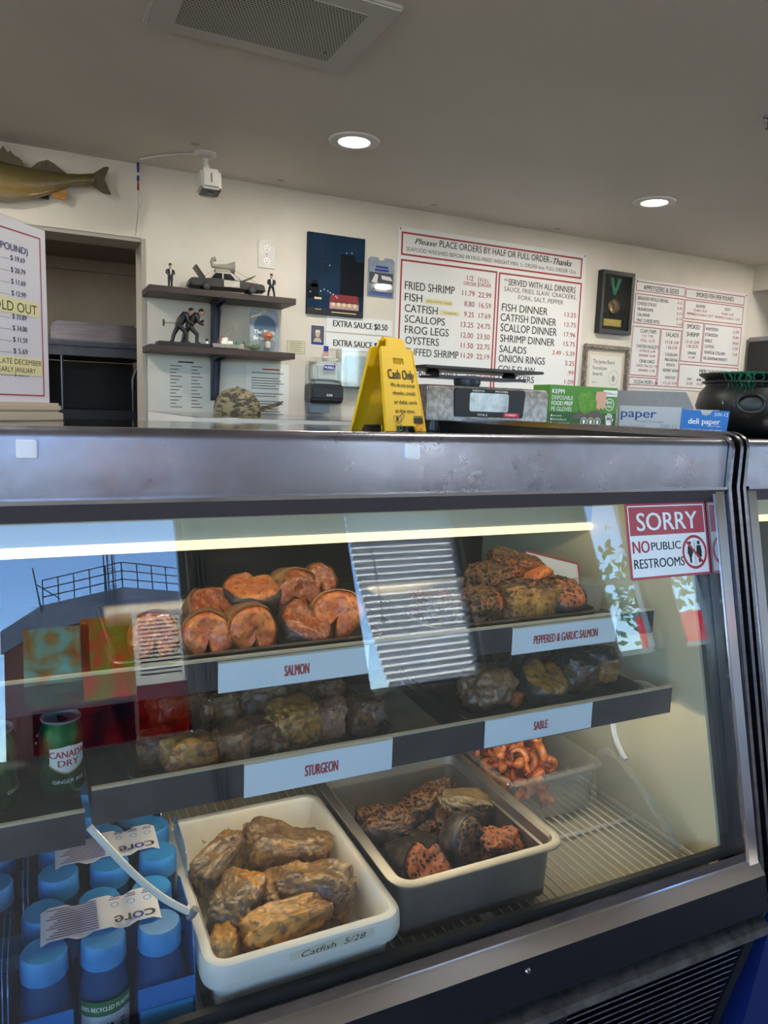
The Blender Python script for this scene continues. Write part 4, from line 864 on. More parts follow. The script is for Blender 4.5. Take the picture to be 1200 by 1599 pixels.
b = MB()
for k in range(3): b.ring(.004+.026*k, .030, .0125, .0018, -.0613); b.disc(.004+.026*k, .030, .005, .007, -.0613); b.rect(-.004+.026*k, .012+.026*k, .012, .014, -.0613)
b.ring(.098, .082, .018, .002, -.0613); b.rect(.072, .126, .106, .124, -.0612)
b.disc(.100, .032, .012, .014, -.0613)
for dx, z in ((-.010, .050), (-.004, .056), (.002, .057), (.008, .053)): b.line(.100+dx, .036, .100+dx*1.25, z, .0045, -.0613)
b.line(.108, .030, .117, .040, .0045, -.0613)
b.build('white_icons', m_wht_ink, t, smooth=0)
b = MB(); b.text('1200pcs', .077, .122, .111, .008, y=-.0616); b.build('grey_lettering', m_gr2, t, smooth=0)
b = MB(); b.text('BPA', .087, .108, .084, .009, y=-.0616, bold=.02); b.text('FREE', .087, .109, .073, .007, y=-.0616, bold=.02); b.build('badge_lettering', m_wht_ink, t, smooth=0)
random.seed(3); b = MB()
for k in range(26): a = random.random()*6.28; r = random.random()**.5; b.disc(.016+.034*r*math.cos(a), .088+.028*r*math.sin(a), .010, y=-.0608-.00003*k, n=9)
b.build('printed_lettuce', mat('lettuce_print', '6FA23A', .6, col2='4E8A2A', scale=120), t, smooth=0)
b = MB(); b.poly([(-.045, .038), (.085, .038), (.062, .062), (-.012, .064)], -.0609); b.build('printed_board', mat('board_print', '5E5A50', .6), t, smooth=0)
b = MB(); b.poly([(.045, .118), (.082, .120), (.084, .088), (.078, .070), (.072, .066), (.066, .073), (.058, .064), (.052, .070), (.046, .068), (.049, .088), (.042, .100)], -.0618); b.build('printed_hand', mat('hand_print', 'D9A58E', .6), t, smooth=0)

t = thing('deli_paper_box', 'grey and blue box of deli paper with its lid standing open', 'box', (1.985, 1.888, TZ), -38); t.scale = (1.045, .80, 1.03)
m_pg = mat('box_grey', 'B9BEC2', .5); m_pb = mat('box_blue', '1F6FC0', .45); m_kraft = mat('card_inside', '8E8D8E', .8, col2='86868A', scale=80)
b = MB(); b.box(-.166, .024, -.08, -.076, 0, .089); b.box(-.166, .162, .076, .08, 0, .085); b.box(-.166, .162, -.08, .08, 0, .003); b.box(-.166, -.162, -.08, .08, 0, .086); b.box(.158, .162, -.08, .08, 0, .08); b.build('carton', m_pg, t, smooth=0)
b = MB(); b.prism([(.024, 0), (.163, 0), (.168, .082), (.118, .082), (.112, .070), (.100, .065), (.088, .068), (.082, .081), (.026, .084)], 'y', -.0835, -.0795); b.build('blue_end', m_pb, t, smooth=0)
b = MB(); b.prism([(-.215, .142), (.055, .142), (.085, .084), (-.165, .086)], 'y', .080, .083); b.build('lid_flap', m_kraft, t, smooth=0)
b = MB(); b.text('paper', -.158, -.050, .052, .030, y=-.0806, bold=.02); b.build('blue_lettering', mat('box_navy', '1E3F86', .5), t, smooth=0)
b = MB(); b.text('standard weight', -.11, -.025, .037, .0075, y=-.0806); b.text('SW-12', -.035, .016, .020, .013, y=-.0806); b.text('1000 SHEETS', -.16, -.08, .020, .007, y=-.0806); b.build('grey_lettering', mat('box_greyink', '7A8290', .5), t, smooth=0)
b = MB(); b.text('deli paper', .048, .142, .038, .019, y=-.0842, bold=.02); b.text('SW-12', .124, .164, .064, .012, y=-.0842); b.text('standard weight', .105, .145, .031, .004, y=-.0842); b.text('interfolded dry wax deli paper', .030, .150, .018, .0045, y=-.0842); b.build('white_lettering', m_wht_ink, t, smooth=0)

t = thing('cauldron', 'black plastic cauldron dripping green paint on the second case', 'cauldron', (2.455, 1.94, TZ)); t.scale = (1.06, 1.06, 1.06)
m_caul = mat('cauldron_black', '121316', .42, bump=.05, bscale=200)
b = MB(); b.lathe([(0, 0), (.10, 0), (.125, .006), (.17, .05), (.188, .10), (.178, .145), (.158, .170), (.160, .176), (.172, .181), (.172, .186), (.160, .189), (.165, .196), (.182, .206), (.184, .212), (.176, .213), (.158, .196), (.150, .175), (.17, .10), (.15, .05), (.10, .012), (0, .01)], 56); b.build('pot', m_caul, t)
b = MB(); a0 = R(-143); rr = .187
b.tube([((rr+.004)*math.cos(a0+.22*math.cos(R(k))), (rr+.004)*math.sin(a0+.22*math.cos(R(k))), .110+.030*math.sin(R(k))) for k in range(0, 360, 15)], .006, 8, closed=True); b.build('ring_handle', m_caul, t)
b = MB(); random.seed(8)
def sr(z):
    P = [(.0, .125), (.05, .17), (.10, .188), (.145, .178), (.170, .158), (.186, .172), (.206, .182), (.213, .18)]
    for (za, ra), (zb, rb) in zip(P, P[1:]):
        if za <= z <= zb: return ra+(rb-ra)*(z-za)/(zb-za)
    return .18
for a, zl, w in ((-172, .105, .0026), (-166, .165, .0045), (-161, .125, .0028), (-156, .150, .0065), (-151, .145, .0035), (-147, .160, .007), (-142, .150, .004), (-134, .168, .003)):
    n = 14; pts = []
    for k in range(n+1): z = .211-(.211-zl)*k/n; r = sr(z)-.0005; aa = R(a+1.2*math.sin(k*.7+a)); pts.append((r*math.cos(aa), r*math.sin(aa), z))
    b.tube(pts, [w*(1-.55*k/n) for k in range(n)]+[w*.9], 6)
b.tube([((.1835)*math.cos(R(a)), .1835*math.sin(R(a)), .2105) for a in range(-176, -124, 4)], [.002+.003*abs(math.sin(a*1.7)) for a in range(13)], 6)
b.build('green_paint_drips', mat('green_paint', '0E5A40', .3), t)

# price placard at the end of the case top
t = thing('price_placard', 'tall white price placard with red border and taped notes in a beige holder', 'sign', (-.05, 1.835, TZ), 50.3)
b = MB(); b.box(-.155, .150, -.004, .004, .040, .432, bev=.001, seg=1); b.build('placard_sheet', mat('placard_white', 'CDCAD2', .35), t, smooth=0)
b = MB(); b.box(-.16, .158, .0045, .0075, .03, .440, bev=.001, seg=1); b.build('clear_backing', m_clear, t, smooth=0)
b = MB(); b.frame(-.137, .132, .055, .412, .003, -.0046); b.build('red_border', m_red, t, smooth=0)
b = MB(); b.text('FISH (PER POUND)', -.088, .090, .366, .0155, y=-.0047, bold=.02)
for k, pr in enumerate(('19.69', '20.79', '11.69', '12.99', None, '33.89', '34.00', '11.59', '5.69', None, '25.75')):
    z = .346-.0248*k
    if pr: b.text('$ '+pr, .036, .080, z, .0115, y=-.0047, bold=.02); b.text('.............', -.02, .030, z, .010, y=-.0047)
b.build('blue_lettering', m_blue_ink, t, smooth=0)
b = MB(); b.rect(-.07, .121, .233, .266, -.0049); b.rect(-.07, .126, .101, .140, -.0049); b.build('tape_note', m_tape, t, smooth=0)
b = MB(); b.text('SOLD OUT', -.034, .114, .238, .022, y=-.0051); b.text('LATE DECEMBER', -.008, .124, .124, .012, y=-.0051); b.text('EARLY JANUARY', -.010, .104, .106, .012, y=-.0051); b.build('handwriting', m_ink, t, smooth=0)
m_beige = mat('beige_holder', 'B3A692', .45)
b = MB(); b.box(-.16, .172, -.022, .022, .018, .040, bev=.006); b.box(-.16, .165, -.03, .03, 0, .018, bev=.002); b.build('holder_base', m_beige, t)

# ================================================================== BACK COUNTER
t = thing('back_counter', 'long pale back counter with polished steel top under the wall menus', 'counter', (0, 0, 0)); b = MB(); b.box(.46, 4.92, 2.29, 3.288, 0, 1.3105); b.build('counter_body', mat('pale_laminate', 'D5D1C8', .45), t, smooth=0)
b = MB(); b.box(.462, 4.918, 2.292, 3.286, 1.3107, 1.312); b.build('counter_top', mat('polished_counter', 'CBC8C2', .10, 1), t, smooth=0)
t = thing('camouflage_cap', 'camouflage baseball cap lying on the back counter under the shelves', 'cap', (.775, 3.02, 1.3125), 0)
m_camo = mat('camouflage_cloth', '37322A', .8, col2='7E7558', scale=26, lo=.46, hi=.54, stretch=(1, 1, 2.4), bump=.2, bscale=90)
b = MB(); b.lathe([(.096, 0), (.097, .02), (.090, .05), (.074, .078), (.050, .097), (.022, .106), (0, .108)], 28, m=Matrix.Diagonal((1.0, .85, 1, 1))); b.build('crown', m_camo, t, smooth=70)
b = MB(); bm = b.bm; G2 = []
for i in range(9):
    row = []
    for j in range(9): u = -1+2*j/8; v = i/8; x = .070+.125*v*(1-.35*u*u)*1.0; y = .080*u*(1-.12*v); z = .020+.040*v-.022*u*u*(.4+.6*v); row.append(bm.verts.new((x, y, z)))
    G2.append(row)
for i in range(8):
    for j in range(8): bm.faces.new((G2[i][j], G2[i+1][j], G2[i+1][j+1], G2[i][j+1]))
bmesh.ops.solidify(bm, geom=bm.faces[:], thickness=.004); b.build('brim', m_camo, t, smooth=60)
b = MB(); b.lathe([(0, .112), (.006, .111), (.008, .107), (0, .106)], 12); b.build('top_button', m_camo, t)
t = thing('black_cabinet', 'black cabinet with wire shelf top beyond the small menu board', 'cabinet', (4.375, 3.16, 1.3125))
b = MB(); b.box(-.315, .32, -.11, .12, 0, .53, bev=.004); b.build('cabinet_body', mat('cabinet_black', '141518', .35), t)
b = MB(); b.box(-.295, .30, -.114, -.1105, .03, .44, bev=.002); b.build('front_panel', mat('cabinet_panel', '101013', .2), t)
b = MB()
for k in range(18): b.box(-.315+.0355*k, -.295+.0355*k, -.112, .12, .535, .557)
b.box(-.315, .32, -.112, .12, .53, .536); b.box(-.315, .32, -.112, -.106, .556, .561); b.build('wire_shelf_top', m_steel, t, smooth=0)
# ================================================================== ON THE BACK WALL
# lettering of the two menus: text, x from, x to, baseline z, cap height, colour
M1=[('Please',1.705,1.825,2.146,0.027,'s'),('PLACE ORDERS BY HALF OR FULL ORDER',1.842,2.508,2.147,0.033,'k'),('-Thanks',2.514,2.656,2.143,0.033,'s'),('SEAFOOD WEIGHED BEFORE FRYING-FRIED WEIGHT MIN. ½ ORDER 6oz. FULL ORDER 12oz.',1.66,2.694,2.108,0.02,'g'),('1/2',2.007,2.045,2.006,0.026,'r'),('ORDER',1.989,2.064,1.982,0.018,'r'),('FULL',2.085,2.14,2.006,0.02,'r'),('ORDER',2.079,2.153,1.984,0.018,'r'),('FRIED SHRIMP',1.66,1.939,1.93,0.04,'k'),('FISH',1.662,1.758,1.876,0.039,'k'),('CATFISH',1.664,1.847,1.824,0.039,'k'),('SCALLOPS',1.666,1.891,1.775,0.037,'k'),('FROG LEGS',1.669,1.916,1.723,0.039,'k'),('OYSTERS',1.674,1.862,1.673,0.038,'k'),('STUFFED SHRIMP',1.655,1.979,1.618,0.038,'k'),('11.79  22.99',1.984,2.157,1.931,0.027,'r'),('8.80  16.59',1.999,2.158,1.88,0.027,'r'),('9.25  17.69',2.0,2.158,1.828,0.027,'r'),('13.25  24.75',1.985,2.16,1.777,0.027,'r'),('12.00  23.50',1.988,2.16,1.725,0.027,'r'),('11.50  22.75',1.99,2.163,1.674,0.027,'r'),('11.29  22.19',1.993,2.164,1.624,0.027,'r'),('FRENCH FRIES',1.678,1.987,1.516,0.034,'k'),('3.99  5.99',2.033,2.168,1.519,0.024,'r'),('*',2.23,2.251,2.016,0.024,'r'),('SERVED WITH ALL DINNERS',2.257,2.694,2.008,0.033,'k'),('SAUCE, FRIES, SLAW, CRACKERS,',2.233,2.703,1.976,0.024,'g'),('FORK, SALT, PEPPER',2.324,2.618,1.941,0.024,'g'),('FISH DINNER',2.226,2.518,1.877,0.04,'k'),('CATFISH DINNER',2.221,2.579,1.826,0.04,'k'),('SCALLOP DINNER',2.224,2.587,1.774,0.042,'k'),('SHRIMP DINNER',2.226,2.577,1.72,0.04,'k'),('SALADS',2.225,2.395,1.667,0.038,'k'),('ONION RINGS',2.223,2.52,1.618,0.039,'k'),('COLE SLAW',2.223,2.458,1.565,0.037,'k'),('CRACKERS',2.227,2.456,1.517,0.037,'k'),('13.25',2.632,2.709,1.88,0.025,'r'),('13.75',2.635,2.713,1.828,0.025,'r'),('17.96',2.637,2.714,1.776,0.025,'r'),('15.75',2.639,2.716,1.726,0.025,'r'),('3.49 - 5.39',2.567,2.717,1.675,0.025,'r'),('5.25',2.657,2.719,1.623,0.026,'r'),('.99',2.676,2.72,1.573,0.024,'r'),('1.09',2.661,2.722,1.522,0.026,'r')]
M2=[('APPETIZERS & SIDES',3.177,3.451,2.074,0.028,'k'),('SMOKED FISH (PER POUND)',3.592,3.91,2.074,0.028,'k'),('BREADED PICKLE SPEARS',3.141,3.375,2.017,0.02,'k'),('CHEESE STICKS',3.142,3.285,1.988,0.019,'k'),('MUSHROOMS',3.145,3.265,1.957,0.019,'k'),('CALAMARI',3.146,3.239,1.927,0.019,'k'),('MAC CHEESE BITES',3.148,3.322,1.896,0.019,'k'),('4.25',3.448,3.489,2.019,0.015,'r'),('5.85',3.45,3.491,1.988,0.015,'r'),('5.75',3.45,3.493,1.958,0.015,'r'),('6.19',3.451,3.494,1.928,0.015,'r'),('5.49',3.453,3.496,1.897,0.015,'r'),('CLAM STRIPS',3.179,3.303,1.837,0.021,'k'),('1/2: 7.99',3.199,3.281,1.813,0.016,'r'),('FULL: 15.75',3.19,3.293,1.787,0.017,'r'),('CHICKEN NUGGETS',3.159,3.332,1.752,0.019,'k'),('10 PIECE: 6.49',3.186,3.306,1.729,0.015,'r'),('DINNER: 10.49',3.185,3.308,1.703,0.015,'r'),('CRAB CAKES',3.191,3.307,1.669,0.019,'k'),('CAKES ONLY(2): 7.89',3.166,3.335,1.645,0.015,'r'),('DINNER: 11.99',3.19,3.312,1.619,0.015,'r'),('SODA POP:',3.162,3.299,1.549,0.022,'k'),('1.50',3.304,3.346,1.55,0.014,'r'),('SALADS',3.378,3.481,1.829,0.025,'k'),('1/2 LB: 3.49',3.378,3.484,1.79,0.017,'r'),('1 LB: 5.39',3.391,3.475,1.76,0.017,'r'),('COLESLAW',3.386,3.484,1.719,0.018,'k'),('MACARONI',3.388,3.486,1.689,0.018,'k'),('POTATO',3.403,3.472,1.659,0.018,'k'),('KIDNEY BEAN',3.379,3.501,1.628,0.018,'k'),('SEAFOOD',3.399,3.483,1.587,0.017,'k'),('1/2 LB: 4.59',3.389,3.495,1.555,0.016,'r'),('SALMON',3.598,3.674,2.014,0.018,'k'),('PLAIN: 19.69',3.585,3.692,1.99,0.014,'r'),('PEPPERED & GARLIC: 20.79',3.532,3.747,1.966,0.014,'r'),('TROUT',3.838,3.891,2.015,0.017,'k'),('PLAIN: 11.69',3.818,3.92,1.989,0.014,'r'),('PEPPERED & GARLIC: 12.99',3.764,3.977,1.965,0.014,'r'),('SMOKED',3.541,3.647,1.887,0.027,'k'),('SHRIMP',3.543,3.647,1.842,0.027,'k'),('1/2 LB: 12.99',3.54,3.652,1.803,0.017,'r'),('1 LB: 25.75',3.549,3.645,1.778,0.017,'r'),('DINNER',3.565,3.633,1.739,0.017,'k'),('15.49',3.575,3.626,1.713,0.016,'r'),('WHITEFISH',3.694,3.802,1.888,0.019,'k'),('STURGEON',3.694,3.802,1.854,0.019,'k'),('SABLE',3.697,3.759,1.819,0.019,'k'),('CATFISH',3.699,3.779,1.785,0.019,'k'),('HEADS & COLLARS',3.701,3.881,1.751,0.019,'k'),('EEL (SEASONAL/MARKET)',3.701,3.902,1.716,0.018,'k'),('12.99',3.93,3.982,1.887,0.016,'r'),('33.89',3.933,3.984,1.854,0.016,'r'),('34.00',3.937,3.987,1.82,0.016,'r'),('11.59',3.938,3.988,1.787,0.016,'r'),('5.69',3.944,3.986,1.752,0.016,'r'),('MERCHANDISE',3.678,3.878,1.632,0.026,'k'),('HAT',3.581,3.617,1.587,0.016,'k'),('SHIRT',3.66,3.712,1.585,0.016,'k'),('TOTE BAG',3.749,3.842,1.586,0.016,'k'),('22.00',3.574,3.629,1.561,0.014,'r'),('25.00',3.661,3.716,1.561,0.015,'r'),('15.00',3.765,3.822,1.562,0.015,'r')]

def board(name, label, x0, x1, z0, z1, frames, fw, texts, extra=None):
    t = thing(name, label, 'menu board', ((x0+x1)/2, BY, (z0+z1)/2)); cx, cz = (x0+x1)/2, (z0+z1)/2
    b = MB(); b.box(x0-cx, x1-cx, -.004, 0, z0-cz, z1-cz, bev=.0008, seg=1); b.build('board_panel', m_panel, t, smooth=0)
    b = MB()
    for a, c, d, e in frames: b.frame(a-cx, c-cx, d-cz, e-cz, fw, -.0046)
    b.build('red_border', m_red, t, smooth=0)
    for col, nm, m in (('k', 'black_lettering', m_ink), ('r', 'red_lettering', m_red), ('g', 'grey_lettering', m_gink), ('s', 'script_lettering', m_ink)):
        b = MB(); n = 0
        for s, a, c, z, h, k in texts:
            if k == col: b.text(s, a-cx, c-cx, z-cz, h, y=-.0050, bold={'k': .008, 's': .02, 'r': .004}.get(k, 0), shear=.35 if k == 's' else 0); n += 1
        if n: b.build(nm, m, t, smooth=0)
        else: b.bm.free()
    b = MB()
    for x in (x0+.012, x1-.012):
        for z in (z0+.012, z1-.010): b.lathe([(0, .003), (.003, .002), (.0042, 0)], 10, m=Matrix.Translation((x-cx, -.004, z-cz)) @ Matrix.Rotation(R(90), 4, 'X'))
    b.build('mounting_screw', m_dsteel, t); return t
t = board('menu_board', 'large white menu board with red borders listing fried seafood and dinners', 1.615, 2.755, 1.415, 2.217, [(1.633, 2.728, 2.086, 2.194), (1.634, 2.186, 1.435, 2.068), (2.196, 2.735, 1.435, 2.066)], .0085, M1)
b = MB(); b.rect(2.074-2.185, 2.077-2.185, 1.975-1.816, 2.030-1.816, -.005); b.build('price_divider', m_red, t, smooth=0)
b = MB(); b.rect(1.775-2.185, 1.93-2.185, 1.873-1.816, 1.897-1.816, -.0052); b.build('tape_note', m_tape, t, smooth=0); b = MB(); b.rect(1.86-2.185, 1.97-2.185, 1.827-1.816, 1.848-1.816, -.0052); b.build('tape_note', m_tape, t, smooth=0)
b = MB(); b.text('(Perch/Fish Chip)', 1.785-2.185, 1.92-2.185, 1.880-1.816, .010, y=-.0055); b.text('(nuggets)', 1.885-2.185, 1.955-2.185, 1.834-1.816, .009, y=-.0055); b.build('handwriting', mat('brown_ink', '6A5A2A', .6), t, smooth=0)
board('menu_board', 'smaller white menu board of appetizers, smoked fish and merchandise', 3.118, 4.03, 1.525, 2.130, [(3.123, 3.503, 2.064, 2.117), (3.508, 4.004, 2.059, 2.114), (3.123, 3.503, 1.886, 2.051), (3.508, 4.004, 1.941, 2.051), (3.122, 3.334, 1.594, 1.871), (3.339, 3.503, 1.540, 1.871), (3.508, 3.678, 1.693, 1.929), (3.683, 4.006, 1.693, 1.928), (3.508, 4.010, 1.540, 1.680), (3.122, 3.334, 1.540, 1.586)], .0042, M2)

# shelves
for z, lb in ((1.7935, 'upper dark wood wall shelf on a steel bracket, carrying the toy car'), (1.5655, 'lower dark wood wall shelf on a steel bracket, carrying the toy boat')):
    t = thing('wall_shelf', lb, 'shelf', (.745, 3.2, z)); b = MB(); b.box(-.302, .302, -.099, .099, -.013, .013, bev=.0015, seg=1); b.build('shelf_board', m_wood, t, smooth=0)
    t2 = thing('shelf_bracket', lb.split(' wall')[0].replace(' wood', '')+' shelf bracket, tapered blue-grey steel', 'bracket', (.740, 3.3, z-.0135)) if False else None
    b = MB(); b.prism([(.099, -.0135), (.0985, -.20), (.0895, -.20), (.075, -.155), (.045, -.030), (-.06, -.022), (-.065, -.0135)], 'x', -.017, -.011); b.prism([(.099, -.0135), (.0985, -.20), (.0895, -.20), (.075, -.155), (.045, -.030), (-.06, -.022), (-.065, -.0135)], 'x', .009, .015)
    b.box(-.018, .016, .093, .0988, -.20, -.0135); b.box(-.024, .022, -.065, .0988, -.017, -.0132); b.box(-.014, .012, .080, .094, -.19, -.03); b.build('steel_bracket', mat('bracket_steel', '3B4252', .35, .7), t, smooth=0)

m_suit = mat('toy_black_suit', '0A0B0E', .55); m_skin = mat('toy_skin', 'B98A6E', .55); m_shirt = mat('toy_shirt', 'CFCBC4', .6); m_hair = mat('toy_hair', '2A201A', .6)
def limb(b, pts, rr): b.tube(pts, rr, 8)
def figurine(name, label, loc, rz, arms, legs=.010, s=1.0):
    t = thing(name, label, 'figurine', loc, rz); t.scale = (s, s, s); b = MB()
    for k in (-1, 1): limb(b, [(k*legs*1.25, 0, .003), (k*legs*1.1, .001, .022), (k*.0055, 0, .046)], [.0042, .0045, .0058])
    b.lathe([(0, .042), (.0095, .043), (.0105, .050), (.0098, .058), (.0125, .068), (.0130, .074), (.008, .0785), (.003, .080), (0, .080)], 14, m=Matrix.Diagonal((1, .62, 1, 1)))
    for k in (-1, 1): limb(b, [(k*.0125, 0, .075)]+[(k*p[0], p[1], p[2]) for p in arms], [.0040, .0036, .0030])
    for k in (-1, 1): b.box(k*legs*1.25-.004, k*legs*1.25+.004, -.009, .004, 0, .004, bev=.0012)
    b.build('suit', m_suit, t, smooth=60)
    b = MB(); b.prism([(-.0042, .0775), (.0042, .0775), (.0016, .055), (-.0016, .055)], 'y', -.0088, -.0062); b.build('shirt_front', m_shirt, t, smooth=0)
    b = MB(); b.lathe([(0, .078), (.003, .079), (.0032, .082), (.005, .085), (.0058, .090), (.005, .096), (0, .098)], 14, m=Matrix.Diagonal((.92, 1, 1, 1)))
    for k in (-1, 1): p = arms[-1]; b.lathe([(0, -.003), (.0026, 0), (0, .003)], 8, (k*p[0], p[1], p[2]))
    b.box(-.0008, .0008, -.0068, -.005, .0885, .091, bev=.0004); b.build('head', m_skin, t, smooth=60)
    b = MB(); b.lathe([(.0060, .0915), (.0064, .095), (.0052, .0995), (.002, .1012), (0, .1012)], 14, (0, .0008, 0)); b.build('hair', m_hair, t, smooth=60); return t
ZS = 1.807
figurine('toy_figurine', 'small standing figurine in a black suit at the door end of the upper shelf', (.538, 3.18, ZS), 8, [(.0165, 0, .062), (.010, -.005, .055)], legs=.005)
figurine('toy_figurine', 'small figurine with feet apart and hands in front beside the outlet', (.955, 3.16, ZS), -8, [(.0155, -.001, .060), (.004, -.010, .050)], legs=.011)
t = thing('toy_car', 'black toy sedan with white roof, open trunk and hood, horn on top', 'toy car', (.755, 3.15, ZS), -4)
m_cblk = mat('toy_black_paint', '1A1816', .4, col2='2E2620', scale=60); m_cwht = mat('toy_white_paint', 'BDB7AC', .45, col2='A49C8E', scale=50); m_horn = mat('horn_grey', '8E887C', .6)
b = MB(); b.prism([(-.150, .020), (-.152, .036), (-.140, .045), (-.065, .047), (.070, .046), (.148, .040), (.156, .032), (.154, .016), (.118, .014), (.114, .026), (.104, .031), (.092, .026), (.088, .014), (-.068, .014), (-.072, .026), (-.083, .031), (-.095, .026), (-.099, .014), (-.14, .014)], 'y', -.052, .052, bev=.003); b.build('car_body', m_cblk, t)
b = MB(); b.prism([(-.075, .046), (-.050, .076), (.020, .077), (.058, .046)], 'y', -.044, .044, bev=.004); b.build('cabin', m_cwht, t)
b = MB(); b.prism([(-.064, .049), (-.046, .071), (-.020, .071), (-.020, .049)], 'y', -.0448, -.042); b.prism([(-.014, .049), (-.014, .071), (.014, .071), (.034, .049)], 'y', -.0448, -.042); b.prism([(.062, .047), (.026, .074), (.024, .074), (.06, .047)], 'y', -.036, .036); b.build('window_glass', mat('toy_glass', '15181B', .1), t, smooth=0)
b = MB(); b.box(-.016, .052, -.0535, -.050, .017, .045, bev=.002); b.build('front_door', m_cwht, t)
for x in (-.083, .103):
    for y in (-.047, .047):
        b = MB(); b.lathe([(0, -.007), (.009, -.007), (.0155, -.006), (.0165, -.003), (.0165, .003), (.0155, .006), (.009, .007), (0, .007)], 20, m=Matrix.Translation((x, y, .0165)) @ Matrix.Rotation(R(90), 4, 'X')); w = b.build('wheel', m_rubber, t)
        b = MB(); b.lathe([(0, .0075), (.008, .0078), (.009, .0070), (0, .0068)], 14, m=Matrix.Translation((x, y, .0165)) @ Matrix.Rotation(R(90 if y < 0 else -90), 4, 'X')); b.build('hubcap', m_dsteel, w)
b = MB(); b.prism([(-.092, .048), (-.128, .094), (-.122, .098), (-.086, .050)], 'y', -.042, .042); b.build('trunk_lid', m_cblk, t, smooth=0)
b = MB(); b.prism([(.062, .047), (.118, .074), (.119, .077), (.062, .050)], 'y', -.042, .042); b.build('hood', m_cblk, t, smooth=0)
b = MB(); b.box(-.156, -.148, -.05, .05, .016, .026, bev=.003); b.box(.152, .162, -.05, .05, .014, .024, bev=.003); b.build('bumper', m_steel, t)
b = MB(); b.lathe([(.006, -.035), (.009, -.03), (.012, .0), (.024, .034), (.026, .036), (.022, .034), (.010, .0), (0, -.01)], 24, m=Matrix.Translation((.0, 0, .104)) @ Matrix.Rotation(R(90), 4, 'Y')); b.tube([(-.03, 0, .104), (-.052, 0, .104), (-.056, 0, .120), (-.052, 0, .130), (-.040, 0, .132)], [.009, .008, .007, .008, .010], 10); b.box(-.045, .02, -.014, .014, .079, .094, bev=.003); b.build('roof_horn', m_horn, t)
b = MB(); b.tube([(-.095, -.03, .050), (-.04, -.02, .092)], .0008, 4); b.tube([(.03, -.02, .092), (.125, -.045, .044)], .0008, 4); b.tube([(.03, .02, .092), (.100, .045, .046)], .0008, 4); b.build('guy_string', m_horn, t)
ZS2 = 1.579
t = thing('suit_statuette', 'black statuette of two bent figures in suits on a dark base', 'statuette', (.585, 3.17, ZS2), 0)
b = MB(); b.box(-.105, .105, -.045, .045, 0, .016, bev=.003); b.build('statuette_base', m_black, t)
def bent(x, flip, nm):
    b = MB(); q = lambda px, y, z: (x+px*flip, y, z)
    limb(b, [q(-.020, .010, .018), q(-.012, .010, .050), q(.004, .008, .080)], [.007, .008, .011]); limb(b, [q(.034, -.012, .018), q(.036, -.012, .052), q(.010, -.006, .082)], [.007, .008, .011])
    limb(b, [q(.002, 0, .078), q(.014, 0, .104), q(.036, 0, .128), q(.046, 0, .133)], [.014, .018, .019, .010]); limb(b, [q(.034, -.018, .126), q(.040, -.026, .100), q(.058, -.020, .094)], [.008, .0065, .0055]); limb(b, [q(.034, .016, .126), q(.05, .018, .104), q(.066, .008, .112)], [.008, .0065, .005])
    for px, y in ((-.022, .010), (.036, -.012)): b.box(x+px*flip-.008, x+px*flip+.013, y-.006, y+.006, .016, .023, bev=.002)
    o = b.build(nm, m_suit, t, smooth=60)
    b = MB(); b.lathe([(0, -.013), (.007, -.010), (.0105, 0), (.009, .010), (0, .014)], 14, q(.058, 0, .144)); b.lathe([(0, -.004), (.0045, 0), (0, .004)], 8, q(.066, .008, .116)); b.lathe([(0, -.004), (.0045, 0), (0, .004)], 8, q(.060, -.020, .092)); b.build('head', m_skin, o, smooth=60)
    b = MB(); b.lathe([(.0112, .002), (.0114, .008), (.008, .014), (0, .0165)], 14, q(.056, .001, .144)); b.build('hair', m_hair, o, smooth=60)
bent(-.022, 1, 'bent_figure'); bent(.020, 1, 'bent_figure')
b = MB(); b.tube([(-.012, -.02, .094), (-.075, -.012, .090)], .0014, 6); b.lathe([(0, -.002), (.014, -.002), (.014, .002), (0, .002)], 20, m=Matrix.Translation((-.078, -.012, .090)) @ Matrix.Rotation(R(90), 4, 'Y')); b.build('disc_on_rod', m_black, t)
t = thing('toy_boat', 'small white model fishing boat with masts on the lower shelf', 'toy boat', (.765, 3.13, ZS2), -2)
b = MB(); bm = b.bm; st = [(-.065, .016, .020), (-.055, .020, .019), (-.02, .022, .018), (.03, .020, .019), (.055, .010, .023), (.068, .001, .027)]; rg = []
for x, w, z in st: rg.append([bm.verts.new(v) for v in ((x, -w, z), (x*.97, -w*.7, .004), (x*.95, 0, 0), (x*.97, w*.7, .004), (x, w, z))])
for A, B in zip(rg, rg[1:]):
    for j in range(4): bm.faces.new((A[j], B[j], B[j+1], A[j+1]))
    bm.faces.new((A[0], A[4], B[4], B[0]))
bm.faces.new(rg[0]); bmesh.ops.recalc_face_normals(bm, faces=bm.faces[:]); b.build('hull', m_cwht, t, smooth=40)
b = MB(); b.box(-.032, .016, -.012, .012, .019, .033, bev=.002); b.box(-.028, -.004, -.010, .010, .033, .045, bev=.002); b.build('deckhouse', m_white, t)
b = MB()
for a, c, r in (((.020, 0, .02), (.020, 0, .100), .0014), ((-.045, 0, .018), (-.045, 0, .04), .001), ((.020, 0, .055), (-.030, 0, .048), .0009), ((.020, 0, .095), (-.045, 0, .038), .0005), ((.020, 0, .098), (.062, 0, .026), .0005), ((.020, 0, .09), (.045, .012, .022), .0005), ((.020, 0, .09), (-.01, -.014, .02), .0005), ((.02, 0, .06), (.05, 0, .03), .0009)): b.tube([a, c], r, 5)
b.build('mast_rigging', mat('rigging_grey', '8A857A', .6), t)
